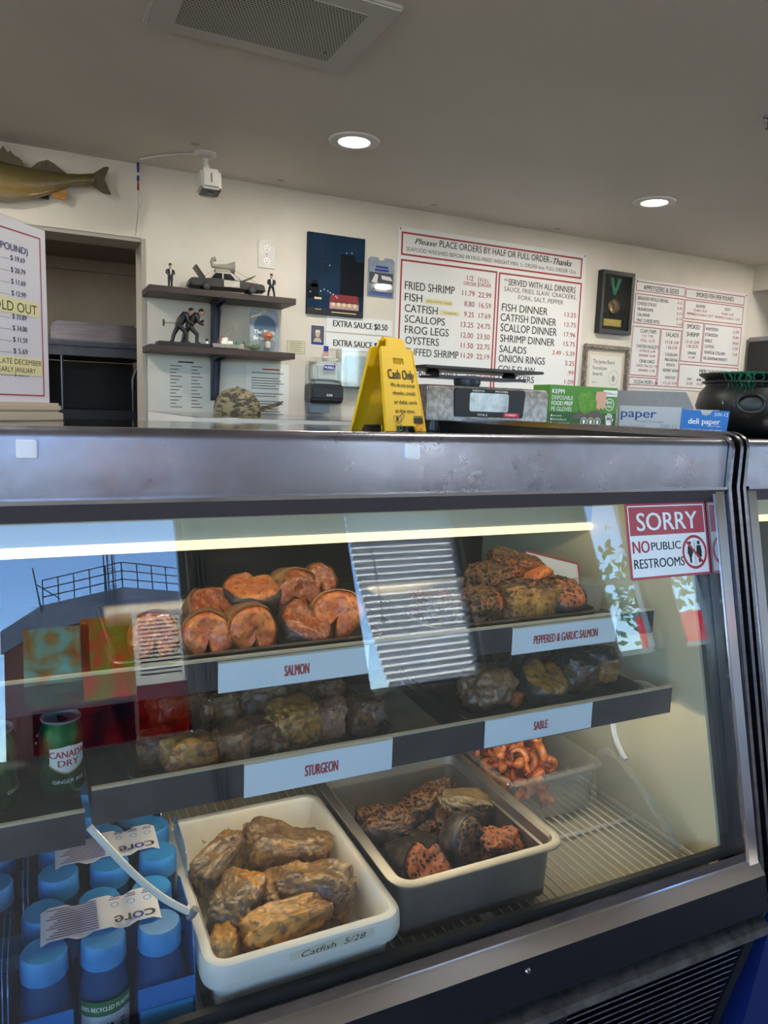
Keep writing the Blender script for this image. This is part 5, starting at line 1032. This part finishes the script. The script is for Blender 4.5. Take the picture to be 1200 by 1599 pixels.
b = MB(); b.box(.030, .046, -.008, .008, .022, .036, bev=.002); b.build('green_winch', mat('winch_green', '3E7A6A', .5), t); b = MB(); b.box(-.048, -.036, -.010, .010, .020, .026, bev=.001); b.tube([(-.03, 0, .047), (-.018, 0, .047)], .0035, 8); b.build('red_trim', m_red, t)
t = thing('toy_fish', 'small green toy fish lying between the boat and the toy card', 'toy fish', (.868, 3.125, ZS2), 0)
b = MB(); b.lathe([(0, -.034), (.008, -.028), (.017, -.008), (.016, .006), (.008, .024), (.004, .034), (0, .036)], 16, m=Matrix.Translation((0, 0, .019)) @ Matrix.Rotation(R(-84), 4, 'Y') @ Matrix.Diagonal((1, .5, 1, 1))); b.build('fish_body', mat('toy_fish_green', '4A5A44', .35, col2='6E7A5E', scale=60), t); b = MB(); b.prism([(-.028, .020), (-.046, .038), (-.042, .020), (-.046, .006)], 'y', -.001, .001); b.build('tail', mat('toy_fish_tail', '3A4438', .4), t)
t = thing('toy_bottle', 'tiny white bottle with black cap behind the boat stern', 'bottle', (.690, 3.20, ZS2)); b = MB(); b.lathe([(0, 0), (.007, 0), (.007, .026), (.004, .032), (0, .032)], 14); b.build('bottle_body', m_white, t); b = MB(); b.lathe([(0, .032), (.0055, .032), (.0055, .041), (0, .042)], 12); b.build('cap', m_black, t)
def blister(name, label, x, y, z, w, h, rx, parts):
    t = thing(name, label, 'toy package', (x, y, z), rot=(R(rx), 0, 0)); c = .012
    b = MB(); b.prism([(-w, 0), (w, 0), (w, h-c), (w-c, h), (.016, h), (.012, h-.012), (-.012, h-.012), (-.016, h), (-w+c, h), (-w, h-c)], 'y', -.001, .001); b.build('card', mat('card_blue_grey', '76818E', .5, col2='8D99A6', scale=18), t, smooth=0)
    for nm, m, f in parts: q = MB(); f(q); q.build(nm, m, t, smooth=30)
    return t
blister('toy_package', 'blue-grey carded toy package standing at the end of the lower shelf', .935, 3.185, ZS2, .064, .182, -4, [
    ('printed_oval', mat('oval_blue', '3E566E', .5), lambda q: q.disc(.004, .110, .050, .048, -.0014)), ('title_lettering', m_wht_ink, lambda q: (q.text('The Blues', -.046, .046, .078, .018, y=-.0018, bold=.03), q.text('Brothers', -.048, .048, .053, .017, y=-.0018, bold=.03))),
    ('yellow_flash', m_tape, lambda q: q.poly([(-.058, .142), (-.012, .160), (-.012, .168), (-.058, .150)], -.0016)), ('packed_toy', mat('toy_orange', 'B4562A', .5), lambda q: q.lathe([(0, .045), (.012, .05), (.022, .066), (.018, .08), (0, .088)], 16, (.012, -.012, 0))), ('packed_toy_base', m_shirt, lambda q: q.lathe([(0, .018), (.011, .018), (.013, .04), (.008, .047), (0, .047)], 14, (.012, -.012, 0))), ('clear_blister', m_clear, lambda q: q.box(-.02, .042, -.028, -.001, .010, .094, bev=.006))])
blister('toy_package', 'pale carded toy car package hung on the wall beside the night picture', 1.532, 3.296, 1.880, .069, .180, 0, [
    ('dark_panel', mat('card_dark', '3A4048', .5), lambda q: q.rect(-.062, .062, .06, .112, -.0014)), ('white_scene', m_shirt, lambda q: (q.poly([(-.05, .066), (-.03, .105), (-.015, .100), (-.02, .064)], -.0017), q.poly([(.0, .10), (.05, .096), (.06, .078), (.005, .082)], -.0017))), ('blue_title', m_navy, lambda q: (q.rect(-.028, .036, .132, .142, -.0016), q.rect(-.034, .040, .117, .128, -.0016))), ('blue_footer', mat('footer_blue', '4A5A96', .5), lambda q: q.rect(-.064, .064, .004, .022, -.0016)), ('packed_car', m_cblk, lambda q: q.prism([(-.04, .03), (-.042, .04), (-.02, .043), (-.008, .052), (.016, .052), (.028, .043), (.048, .040), (.048, .030)], 'y', -.018, -.004, bev=.002)), ('clear_blister', m_clear, lambda q: q.box(-.052, .056, -.022, -.001, .024, .060, bev=.006))])

# outlet, pictures, papers
t = thing('wall_outlet', 'double electric outlet plate on the wall above the upper shelf', 'outlet', (.973, BY, 2.0105)); b = MB(); b.box(-.039, .039, -.005, 0, -.059, .059, bev=.002); b.build('cover_plate', m_offw, t)
for s in (-1, 1):
    b = MB(); b.prism([(.016*math.cos(R(a)), s*.0265+.016*math.sin(R(a))*.85) for a in range(0, 360, 20)], 'y', -.0065, -.0045); o = b.build('socket', m_white, t)
    b = MB(); b.box(-.0068, -.0048, -.0069, -.006, s*.0265-.001, s*.0265+.007); b.box(.0048, .0068, -.0069, -.006, s*.0265-.001, s*.0265+.006); b.disc(0, s*.0265-.0075, .0026, y=-.0069); b.build('slot', m_rubber, o, smooth=0)
b = MB(); b.lathe([(0, .0016), (.003, 0)], 10, m=Matrix.Translation((0, -.005, 0)) @ Matrix.Rotation(R(90), 4, 'X')); b.build('screw', m_steel, t)
t = thing('night_picture', 'dark blue unframed picture of a red-roofed building at night', 'picture', (1.299, BY, 1.952)); w, h = .140, .1785
b = MB(); b.box(-w, w, -.018, 0, -h, h); b.build('canvas', mat('night_blue', '0B1C2E', .75, col2='10304A', scale=5, spec=.2), t, smooth=0); Y = -.0184
b = MB(); b.rect(.02, .095, -.095, .098, Y); b.rect(.095, .138, -.085, .07, Y); b.rect(-.138, -.085, -.11, -.045, Y); b.rect(-.12, -.09, -.06, -.03, Y); b.build('dark_towers', mat('tower_dark', '070D14', .75, spec=.2), t, smooth=0)
b = MB(); b.line(-.068, -.10, -.068, .14, .003, Y-.0003); 
for k in range(4): b.line(-.085, .12-.022*k, -.05, .125-.022*k, .0015, Y-.0003)
b.line(-.034, -.06, -.034, .04, .0025, Y-.0003); b.line(-.006, -.05, -.006, -.0, .002, Y-.0003); b.rect(-w, w, -.178, -.150, Y-.0002); b.build('dark_lines', mat('line_dark', '070D14', .6), t, smooth=0)
b = MB(); b.poly([(-.032, -.117), (-.024, -.083), (.108, -.083), (.118, -.117)], Y-.0006); b.build('red_roof', mat('roof_red', '7A1E22', .6), t, smooth=0)
b = MB(); b.rect(-.030, .116, -.148, -.120, Y-.0006); b.build('pink_wall', mat('wall_pink', 'B08A94', .6), t, smooth=0)
b = MB()
for k in range(5): b.disc(-.012+.027*k, -.128, .010, .009, Y-.001)
b.rect(-.105, -.07, -.112, -.103, Y-.0008); b.rect(-.02, .105, -.166, -.162, Y-.001); b.rect(-.1, -.07, -.158, -.155, Y-.001); b.build('lit_window', mat('window_yellow', 'D8C08A', .6), t, smooth=0)
b = MB()
for x, z in ((.048, .105), (.074, .108), (-.034, .042), (-.058, -.066), (-.04, -.072), (-.028, -.078), (-.013, -.084), (-.075, -.075), (-.125, -.082), (0, -.092), (.006, -.098)): b.disc(x, z, .0026, y=Y-.001, n=8)
b.build('white_light', m_wht_ink, t, smooth=0)
def paper(name, label, cat, x0, x1, z0, z1, m, parts, y=BY, t_=.0008, rot=0):
    t = thing(name, label, cat, ((x0+x1)/2, y, (z0+z1)/2), rot=(0, R(rot), 0)); w, h = (x1-x0)/2, (z1-z0)/2
    b = MB(); b.box(-w, w, -t_, 0, -h, h); b.build('sheet', m, t, smooth=0)
    for nm, mm, f in parts: q = MB(); f(q, w, h); q.build(nm, mm, t, smooth=0)
    return t
paper('sauce_sign', 'upper white EXTRA SAUCE $0.50 strip under the night picture', 'sign', 1.260, 1.600, 1.702, 1.775, m_panel, [('black_lettering', m_ink, lambda q, w, h: q.text('EXTRA SAUCE $0.50', -.135, .145, -.012, .030, y=-.0042, bold=.03))], t_=.004)
paper('sauce_sign', 'second EXTRA SAUCE strip, partly hidden behind the yellow sign', 'sign', 1.260, 1.600, 1.622, 1.695, m_panel, [('black_lettering', m_ink, lambda q, w, h: q.text('EXTRA SAUCE $0.50', -.132, .148, -.020, .030, y=-.0042, bold=.03))], t_=.004)
paper('portrait_card', 'small blue-bordered portrait card above the hand soap dispenser', 'card', 1.187, 1.254, 1.635, 1.726, m_navy, [('photo', mat('card_photo', '6A5A4E', .5, col2='3E3A44', scale=30), lambda q, w, h: q.rect(-.026, .026, -.030, .038, -.0012)), ('person_bust', mat('bust_pale', 'B9A894', .6), lambda q, w, h: (q.disc(0, .004, .011, .014, -.0015), q.poly([(-.022, -.030), (.022, -.030), (.012, -.012), (-.012, -.012)], -.0014))), ('cap_shape', m_shirt, lambda q, w, h: q.poly([(-.012, .012), (.013, .012), (.010, .024), (-.009, .024)], -.0017)), ('card_border', m_wht_ink, lambda q, w, h: q.frame(-w, w, -h, h, .002, -.0011))])
paper('wall_note', 'small yellowed note taped beside the lower shelf end', 'note', 1.070, 1.163, 1.587, 1.650, mat('old_paper', 'C6C0A4', .8), [('faint_lines', m_gink, lambda q, w, h: [q.rect(-.03, .03-.008*(k % 2), .018-.009*k, .0195-.009*k, -.0012) for k in range(5)]), ('note_border', m_gink, lambda q, w, h: q.frame(-.042, .042, -.028, .028, .001, -.0012))])
paper('price_sheet', 'laminated two-column price sheet under the lower shelf', 'paper', .512, .727, 1.318, 1.548, m_lam, [('title_line', m_ink, lambda q, w, h: q.rect(-.03, .035, .088, .094, -.0012)), ('printed_lines', m_gink, lambda q, w, h: [(q.rect(-.065, -.015-.012*((k*7) % 3), .072-.0145*k, .0755-.0145*k, -.0012), q.rect(.025, .072-.01*((k*5) % 3), .072-.0145*k, .0755-.0145*k, -.0012)) for k in range(13)])])
paper('policy_sheet', 'white notice with red heading and paragraphs beside the cap', 'paper', .885, 1.085, 1.315, 1.538, m_paper, [('red_heading', m_red, lambda q, w, h: q.rect(-.025, .055, .083, .089, -.0012)), ('printed_lines', m_gink, lambda q, w, h: [q.rect(-.075, .075-.012*((k*7) % 4), .068-.0115*k, .0715-.0115*k, -.0012) for k in range(17) if k not in (1, 7, 10)])])
paper('white_sheet', 'blank laminated white sheet between the price sheet and the notice', 'paper', .735, .878, 1.316, 1.536, m_lam, [])
t = thing('soap_dispenser', 'clear and black hand sanitizer dispenser on the wall', 'dispenser', (1.240, BY, 1.345))
b = MB(); b.box(-.078, .078, -.09, 0, .112, .232, bev=.018, seg=3); b.build('clear_cover', m_clear, t)
b = MB(); b.box(-.06, .06, -.075, -.004, .115, .215, bev=.02, seg=3); b.build('refill_bag', mat('refill_clear', 'BFC3C4', .2), t)
b = MB(); b.prism([(0, .112), (-.088, .112), (-.098, .100), (-.098, .045), (-.080, .024), (0, .03)], 'x', -.079, .079, bev=.006); b.build('black_base', mat('dispenser_black', '1C2026', .35), t)
b = MB(); b.box(-.065, .03, -.05, 0, -.02, .030, bev=.003); b.build('wall_bracket', mat('bracket_blue_grey', '8E9AA6', .4), t)
b = MB(); b.prism([(-.022, .176), (.034, .178), (.038, .198), (-.016, .198)], 'y', -.0915, -.0905); o = b.build('blue_logo', m_navy, t, smooth=0); b = MB(); b.text('PURELL', -.014, .032, .182, .011, y=-.0920, bold=.02); b.build('logo_lettering', m_wht_ink, o, smooth=0)
b = MB(); b.text('ES8', -.004, .022, .058, .010, y=-.0986, bold=.02); b.build('white_lettering', m_wht_ink, t, smooth=0)
paper('paper_flag', 'tiny paper flag stuck on top of the sanitizer dispenser', 'flag', 1.236, 1.262, 1.578, 1.634, m_paper, [('blue_field', m_navy, lambda q, w, h: q.rect(-.012, .012, .000, .026, -.0012)), ('red_stripe', m_red, lambda q, w, h: [q.rect(-.013, .013, -.006-.007*k, -.002-.007*k, -.0012) for k in range(3)])], y=3.262)
t = thing('clear_holder', 'clear wall box holding foil packs beside the sanitizer dispenser', 'holder', (1.44, BY, 1.535)); b = MB(); b.box(-.125, .125, -.07, -.067, -.08, .09); b.box(-.125, -.121, -.07, 0, -.08, .09); b.box(.121, .125, -.07, 0, -.08, .09); b.box(-.125, .125, -.07, 0, -.084, -.08); b.build('clear_box', m_clear, t, smooth=0)
b = MB(); b.box(-.085, .095, -.055, -.004, -.078, .06, bev=.003); b.build('foil_pack', mat('foil', '8E9298', .35, .5, col2='A8ACB0', scale=24), t)
t = thing('medal_case', 'black shadow box with a bronze medal on a green ribbon', 'picture frame', (2.962, BY, 1.9785)); w, h = .1165, .168
b = MB()
for a in ((-w, w, h-.022, h), (-w, w, -h, -h+.022), (-w, -w+.022, -h+.022, h-.022), (w-.022, w, -h+.022, h-.022)): b.box(a[0], a[1], -.04, 0, a[2], a[3], bev=.002)
b.build('black_frame', m_black, t); b = MB(); b.box(-w+.02, w-.02, -.006, 0, -h+.02, h-.02); b.build('black_backing', mat('black_velvet', '0E0E10', .9), t, smooth=0)
b = MB(); b.poly([(-.036, .135), (-.012, .135), (.012, .055), (.004, .045), (-.004, .045)], -.010); b.poly([(.046, .135), (.024, .135), (-.002, .055), (.002, .045), (.012, .045)], -.009); b.build('green_ribbon', mat('ribbon_green', '2E7A5A', .6), t, smooth=0)
b = MB(); b.lathe([(0, .004), (.034, .004), (.038, .006), (.041, .004), (.041, 0)], 36, m=Matrix.Translation((.004, -.008, -.018)) @ Matrix.Rotation(R(90), 4, 'X')); b.lathe([(0, .008), (.014, .006), (.018, .004)], 20, m=Matrix.Translation((.004, -.008, -.018)) @ Matrix.Rotation(R(90), 4, 'X')); b.tube([(.004+.009*math.cos(R(a)), -.010, .032+.009*math.sin(R(a))) for a in range(0, 360, 30)], .002, 6, closed=True); b.build('bronze_medal', mat('bronze', '6E5238', .35, .8), t)
b = MB(); b.box(-.062, .066, -.010, -.006, -.124, -.086, bev=.001); b.build('gold_plaque', mat('gold_plaque', '9E7E3A', .35, .7, col2='B9994A', scale=80), t)
b = MB(); b.box(-w+.02, w-.02, -.034, -.032, -h+.02, h-.02); b.build('frame_glass', m_wpane, t, smooth=0)
t = thing('award_frame', 'award certificate in a mottled silver frame below the medal case', 'picture frame', (2.94, BY, 1.55)); w, h = .165, .198
b = MB()
for a in ((-w, w, h-.026, h), (-w, w, -h, -h+.026), (-w, -w+.026, -h+.026, h-.026), (w-.026, w, -h+.026, h-.026)): b.box(a[0], a[1], -.025, 0, a[2], a[3], bev=.006)
b.build('silver_frame', mat('mottled_silver', '9A9186', .45, .3, col2='5E5246', scale=70, bump=.3), t); b = MB(); b.box(-w+.024, w-.024, -.006, 0, -h+.024, h-.024); b.build('cream_mat', mat('mat_cream', 'CFC3AE', .7), t, smooth=0); b = MB(); b.box(-.115, .118, -.008, -.006, -.15, .140); b.build('certificate', mat('certificate_paper', 'D9D6CC', .7), t, smooth=0)
b = MB(); b.text('The James Beard', -.092, .062, .096, .023, y=-.0086); b.text('Foundation', -.092, .010, .062, .022, y=-.0086); b.text('Awards', -.092, -.020, .030, .022, y=-.0086); b.text('2010', -.09, -.062, -.012, .009, y=-.0086); b.build('grey_lettering', m_gink, t, smooth=0)
b = MB(); b.ring(.062, .022, .036, .002, -.0086, rz=.042); b.disc(.062, .018, .012, .018, -.0086); b.build('printed_seal', mat('seal_grey', '9A968C', .6), t, smooth=0)

# mounted walleye over the opening
t = thing('mounted_fish', 'mounted olive and gold walleye on the wall above the opening', 'mounted fish', (0, 3.255, 2.145))
st = [(-.56, .0, .010), (-.53, .0, .030), (-.46, .004, .052), (-.38, .006, .066), (-.25, .006, .076), (-.12, .004, .074), (-.02, .002, .066), (.06, .012, .052), (.12, .026, .038), (.17, .040, .026), (.21, .050, .021), (.245, .056, .022), (.262, .058, .024)]
b = MB(); bm = b.bm; rg = []
for x, cz, hz in st: rg.append([bm.verts.new((x, .62*hz*math.cos(2*PI*j/24)-.0, cz+hz*math.sin(2*PI*j/24))) for j in range(24)])
for A, B in zip(rg, rg[1:]):
    for j in range(24): bm.faces.new((A[j], A[(j+1) % 24], B[(j+1) % 24], B[j]))
bm.faces.new(rg[0]); bm.faces.new(rg[-1][::-1]); bmesh.ops.recalc_face_normals(bm, faces=bm.faces[:])
m_wal = mat('walleye_skin', '6A5A2C', .3, col2='4A4020', scale=24, coat=.4); nt = m_wal.node_tree; n = nt.nodes; L = nt.links; p = n['Principled BSDF']
tc = n.new('ShaderNodeTexCoord'); sx = n.new('ShaderNodeSeparateXYZ'); L.new(tc.outputs['Object'], sx.inputs[0]); cr = n.new('ShaderNodeValToRGB'); mr = n.new('ShaderNodeMapRange'); mr.inputs[1].default_value = -.075; mr.inputs[2].default_value = .085; L.new(sx.outputs[2], mr.inputs[0]); L.new(mr.outputs[0], cr.inputs[0])
e = cr.color_ramp.elements; e[0].position = .04; e[0].color = hx('B9AE96'); e[1].position = 1; e[1].color = hx('2E2A1A'); e.new(.28).color = hx('94783C'); e.new(.6).color = hx('5E5230')
base = p.inputs['Base Color'].links[0].from_socket; mx = n.new('ShaderNodeMix'); mx.data_type = 'RGBA'; mx.inputs[0].default_value = .3; L.new(cr.outputs[0], mx.inputs[6]); L.new(base, mx.inputs[7]); L.new(mx.outputs[2], p.inputs['Base Color'])
vo = n.new('ShaderNodeTexVoronoi'); vo.inputs['Scale'].default_value = 160; L.new(tc.outputs['Object'], vo.inputs[0]); bp = n.new('ShaderNodeBump'); bp.inputs['Strength'].default_value = .35; bp.inputs['Distance'].default_value = .002; L.new(vo.outputs['Distance'], bp.inputs['Height']); L.new(bp.outputs[0], p.inputs['Normal'])
b.build('fish_body', m_wal, t, smooth=60)
m_fin = mat('dark_fin', '3A3222', .5, col2='5E5032', scale=50, stretch=(4, 1, .6)); m_ofin = mat('amber_fin', 'B07A30', .5, col2='8E5E26', scale=40)
b = MB(); b.prism([(.255, .036), (.258, .080), (.300, .112), (.318, .114), (.310, .092), (.300, .066), (.312, .036), (.324, .012), (.296, .012), (.27, .026)], 'y', -.004, .004, bev=.0015); b.build('tail_fin', m_fin, t)
b = MB(); b.prism([(.034, .062), (.066, .092), (.098, .104), (.12, .094), (.168, .062), (.12, .058)], 'y', -.003, .003, bev=.001); b.build('soft_dorsal_fin', m_fin, t)
b = MB(); sp = [(-.20, .070)]; 
for k in range(9): x = -.20+.024*k; hgt = .062*math.sin((k+1.2)/10*PI)**.8; sp += [(x+.002, .078+hgt), (x+.018, .072+hgt*.72)]
b.prism(sp+[(.016, .064)], 'y', -.0025, .0025); b.build('spiny_dorsal_fin', m_fin, t, smooth=0)
b = MB(); b.prism([(.098, -.012), (.116, -.030), (.154, -.036), (.162, -.018), (.162, .002), (.13, .002)], 'y', -.003, .003, bev=.001); b.build('anal_fin', m_ofin, t)
b = MB(); b.prism([(-.36, -.05), (-.33, -.09), (-.28, -.085), (-.27, -.055)], 'y', -.04, -.034, bev=.001); b.build('pelvic_fin', m_ofin, t); b = MB(); b.lathe([(0, .006), (.009, .004), (.011, 0)], 16, m=Matrix.Translation((-.49, -.028, .016)) @ Matrix.Rotation(R(90), 4, 'X')); b.build('eye', m_rubber, t)
b = MB(); b.box(-.3, .1, .03, .045, -.03, .04); b.build('wall_mount', m_wood, t, smooth=0)
# hanging thread-wrapped ornament with its cord
t = thing('hanging_ornament', 'thin blue and red thread-wrapped ornament hanging by the opening', 'ornament', (.430, 3.278, 0))
for nm, m, z0, z1, r0, r1 in (('blue_thread', mat('thread_blue', '2A3E86', .7), 2.262, 2.300, .004, .0055), ('white_thread', m_shirt, 2.250, 2.262, .0055, .0055), ('blue_thread', mat('thread_blue_dark', '243672', .7), 2.232, 2.250, .0055, .005), ('red_thread', mat('thread_red', 'A03030', .7), 2.196, 2.232, .005, .003)):
    b = MB(); b.tube([(0, 0, z0), (0, 0, z1)], [r0, r1], 8); b.build(nm, m, t)
b = MB(); b.tube([(0, 0, 2.2995), (.001, .004, 2.3015)], .001, 5); b.tube([(.002, 0, 2.198), (.001, 0, 2.15), (-.003, 0, 2.10), (-.010, .002, 2.05), (-.012, .006, 2.016)], .0012, 6); b.tube([(.001, 0, 2.198), (.012, 0, 2.180), (.016, 0, 2.160), (.008, 0, 2.135), (-.002, 0, 2.12)], .001, 6); b.tube([(-.002, 0, 2.118), (-.010, .002, 2.03)], .002, 5); b.build('cord', mat('cord_white', 'A8A298', .7), t)

# ================================================================== ON THE CEILING
t = thing('ceiling_vent', 'grey perforated square air grille on the ceiling', 'vent', (.5605, 1.9, CZ)); b = MB(); b.box(-.2705, .2705, -.1925, .1925, -.014, 0, bev=.004); b.build('vent_frame', mat('vent_grey', 'C4C2BA', .5), t)
b = MB(); b.box(-.203, .203, -.137, .137, -.0155, -.013); b.build('perforated_plate', dots('perforated_metal', 'B9B7AE', '2A2A28', .0085, .36), t, smooth=0); b = MB(); b.lathe([(0, -.003), (.004, -.002), (.005, 0)], 10, (.180, .09, -.0155)); b.build('screw', m_dsteel, t)
LAMP_W = 9.5; m_lens = lamp_mat('warm_lens', (1, .88, .70, 1), 9)
def downlight(x, y, label):
    t = thing('recessed_light', label, 'ceiling light', (x, y, CZ), 0, 'recessed ceiling lights')
    b = MB(); b.lathe([(.056, -.001), (.058, -.006), (.080, -.008), (.090, -.005), (.092, 0)], 40); b.build('trim_ring', m_white, t)
    b = MB(); b.lathe([(0, -.003), (.056, -.003), (.057, -.001)], 32); b.build('lamp_lens', m_lens, t)
    l = bpy.data.lights.new('downlight', 'AREA'); l.shape = 'DISK'; l.size = .11; l.energy = LAMP_W; l.color = (1, .94, .86)
    o = bpy.data.objects.new('downlight', l); COL.objects.link(o); o.location = (x, y, CZ-.010)
downlight(1.085, 2.60, 'glowing recessed ceiling light nearest the air grille'); downlight(2.53, 2.60, 'glowing recessed ceiling light over the large menu board')
for y, row in ((2.60, 'back'), (1.15, 'front')):  # unseen downlights added to raise the brightness of the back wall
    for i, x in enumerate((-1.80, -.36, 1.085, 2.53, 3.97)):
        if (row, i) not in (('back', 2), ('back', 3)): downlight(x, y, 'added unseen ceiling fill light, %s row, %s from the door wall' % (row, ('first', 'second', 'third', 'fourth', 'fifth')[i]))
t = thing('security_camera', 'white security camera hanging from the ceiling by its short arm', 'camera', (.644, 3.02, CZ)); b = MB(); b.lathe([(0, 0), (.042, 0), (.042, -.006), (.034, -.016), (.012, -.020), (0, -.020)], 28); b.build('mount_base', m_offw, t)
b = MB(); b.tube([(0, 0, -.016), (0, 0, -.04), (.004, -.004, -.058), (.008, -.006, -.072)], [.012, .011, .013, .012], 12); b.build('arm', m_offw, t)
mt = Matrix.Translation((.010, -.020, -.112)) @ Matrix.Rotation(R(-8), 4, 'X'); b = MB(); b.box(-.040, .040, -.048, .048, -.042, .040, bev=.012, seg=3, m=mt); b.build('housing', m_offw, t)
b = MB(); b.box(-.036, .036, -.044, .020, -.0435, -.0405, bev=.001, m=mt); o = b.build('lens_face', m_black, t); b = MB(); b.lathe([(0, 0), (.010, 0), (.012, .004)], 16, m=mt @ Matrix.Translation((0, -.012, -.046))); b.build('lens', mat('lens_glass', '0A0A12', .05), o)
b = MB(); b.box(-.002, .002, -.0495, -.0475, -.016, .018, m=mt); b.build('seam_mark', m_grey, t, smooth=0)
b = MB(); pts = [(.610, 3.03, CZ-.006), (.56, 3.07, CZ-.005), (.50, 3.12, CZ-.006), (.455, 3.18, CZ-.005), (.432, 3.215, CZ-.006)]; b.tube(pts, .004, 8); b.tube([(p[0]+.004, p[1]+.012, p[2]+.001) for p in pts], .003, 8); tag(b.build('ceiling_cable', m_offw), 'white cable run along the ceiling from the security camera', 'cable')
t = thing('sprinkler_head', 'small metal sprinkler head at the ceiling edge of the picture', 'sprinkler', (2.125, 1.72, CZ)); b = MB(); b.lathe([(0, 0), (.022, 0), (.020, -.006), (.008, -.010), (.007, -.03), (.003, -.034), (0, -.034)], 18); b.build('sprinkler_body', m_steel, t); b = MB(); b.lathe([(0, -.034), (.012, -.034), (.012, -.036), (0, -.036)], 16); b.build('deflector', m_steel, t)
m_patch = mat('ceiling_patch', 'B4ADA2', .7)
for x, y in ((.59, 2.94), (1.738, 3.18), (2.49, 3.22), (1.0, 3.2)):
    b = MB(); b.lathe([(0, -.0012), (.012, -.001), (.018, 0)], 12, (x, y, CZ)); struct(b.build('trim_patch', m_patch))

# ================================================================== THE BACK ROOM
l = bpy.data.lights.new('back_room_fill', 'AREA'); l.shape = 'DISK'; l.size = .14; l.energy = 9; l.color = (1, .93, .84); o = bpy.data.objects.new('back_room_fill', l); COL.objects.link(o); o.location = (-.25, 3.72, 2.135)  # unseen lamp added to brighten the back room, hidden by the lintel
t = thing('recessed_light', 'added unseen ceiling fill light in the room behind the opening', 'ceiling light', (-.25, 3.72, 2.15), 0, 'recessed ceiling lights'); b = MB(); b.lathe([(.056, -.001), (.058, -.006), (.080, -.008), (.090, -.005), (.092, 0)], 40); b.build('trim_ring', m_white, t); b = MB(); b.lathe([(0, -.003), (.056, -.003), (.057, -.001)], 32); b.build('lamp_lens', m_lens, t)
t = thing('hood_dishwasher', 'stainless hood machine with domed lid in the room behind the opening', 'dishwasher', (.325, 4.15, 0))
b = MB(); b.prism([(-.215, 1.62), (-.215, 1.69), (-.200, 1.715), (.170, 1.715), (.190, 1.69), (.195, 1.62)], 'y', -.25, .30, bev=.010); b.build('domed_lid', m_steel, t); b = MB(); b.box(-.245, .22, -.28, .3, 1.600, 1.625, bev=.006); b.box(-.235, .215, -.27, .3, 1.555, 1.598, bev=.004); b.build('lid_rim', m_dsteel, t)
b = MB(); b.box(-.235, .215, .26, .3, .9, 1.55); b.box(-.235, .22, -.27, .3, .85, 1.30, bev=.004); b.box(-.235, -.225, -.2, .3, 1.3, 1.55); b.box(-.22, .2, -.2, .25, 0, .85); b.build('machine_body', m_blackm, t); b = MB(); b.tube([(-.17, -.24, 1.30), (-.17, -.24, 1.56)], .007, 8); b.build('lift_rod', m_dsteel, t)
b = MB(); b.tube([(.15, -.26, 1.30), (.15, -.26, 1.40)], .006, 8); b.tube([(.15, -.26, 1.40), (.151, -.262, 1.46), (.165, -.265, 1.50), (.19, -.265, 1.525), (.22, -.26, 1.53)], .011, 8); b.build('spray_hose', m_black, t)
b = MB(); b.box(-.275, -.238, -.30, .2, 1.25, 1.60); b.build('perforated_side', dots('perforated_side_metal', '8A8478', '0E0E0E', .016, .36, .6, .4, 'xz'), t, smooth=0)
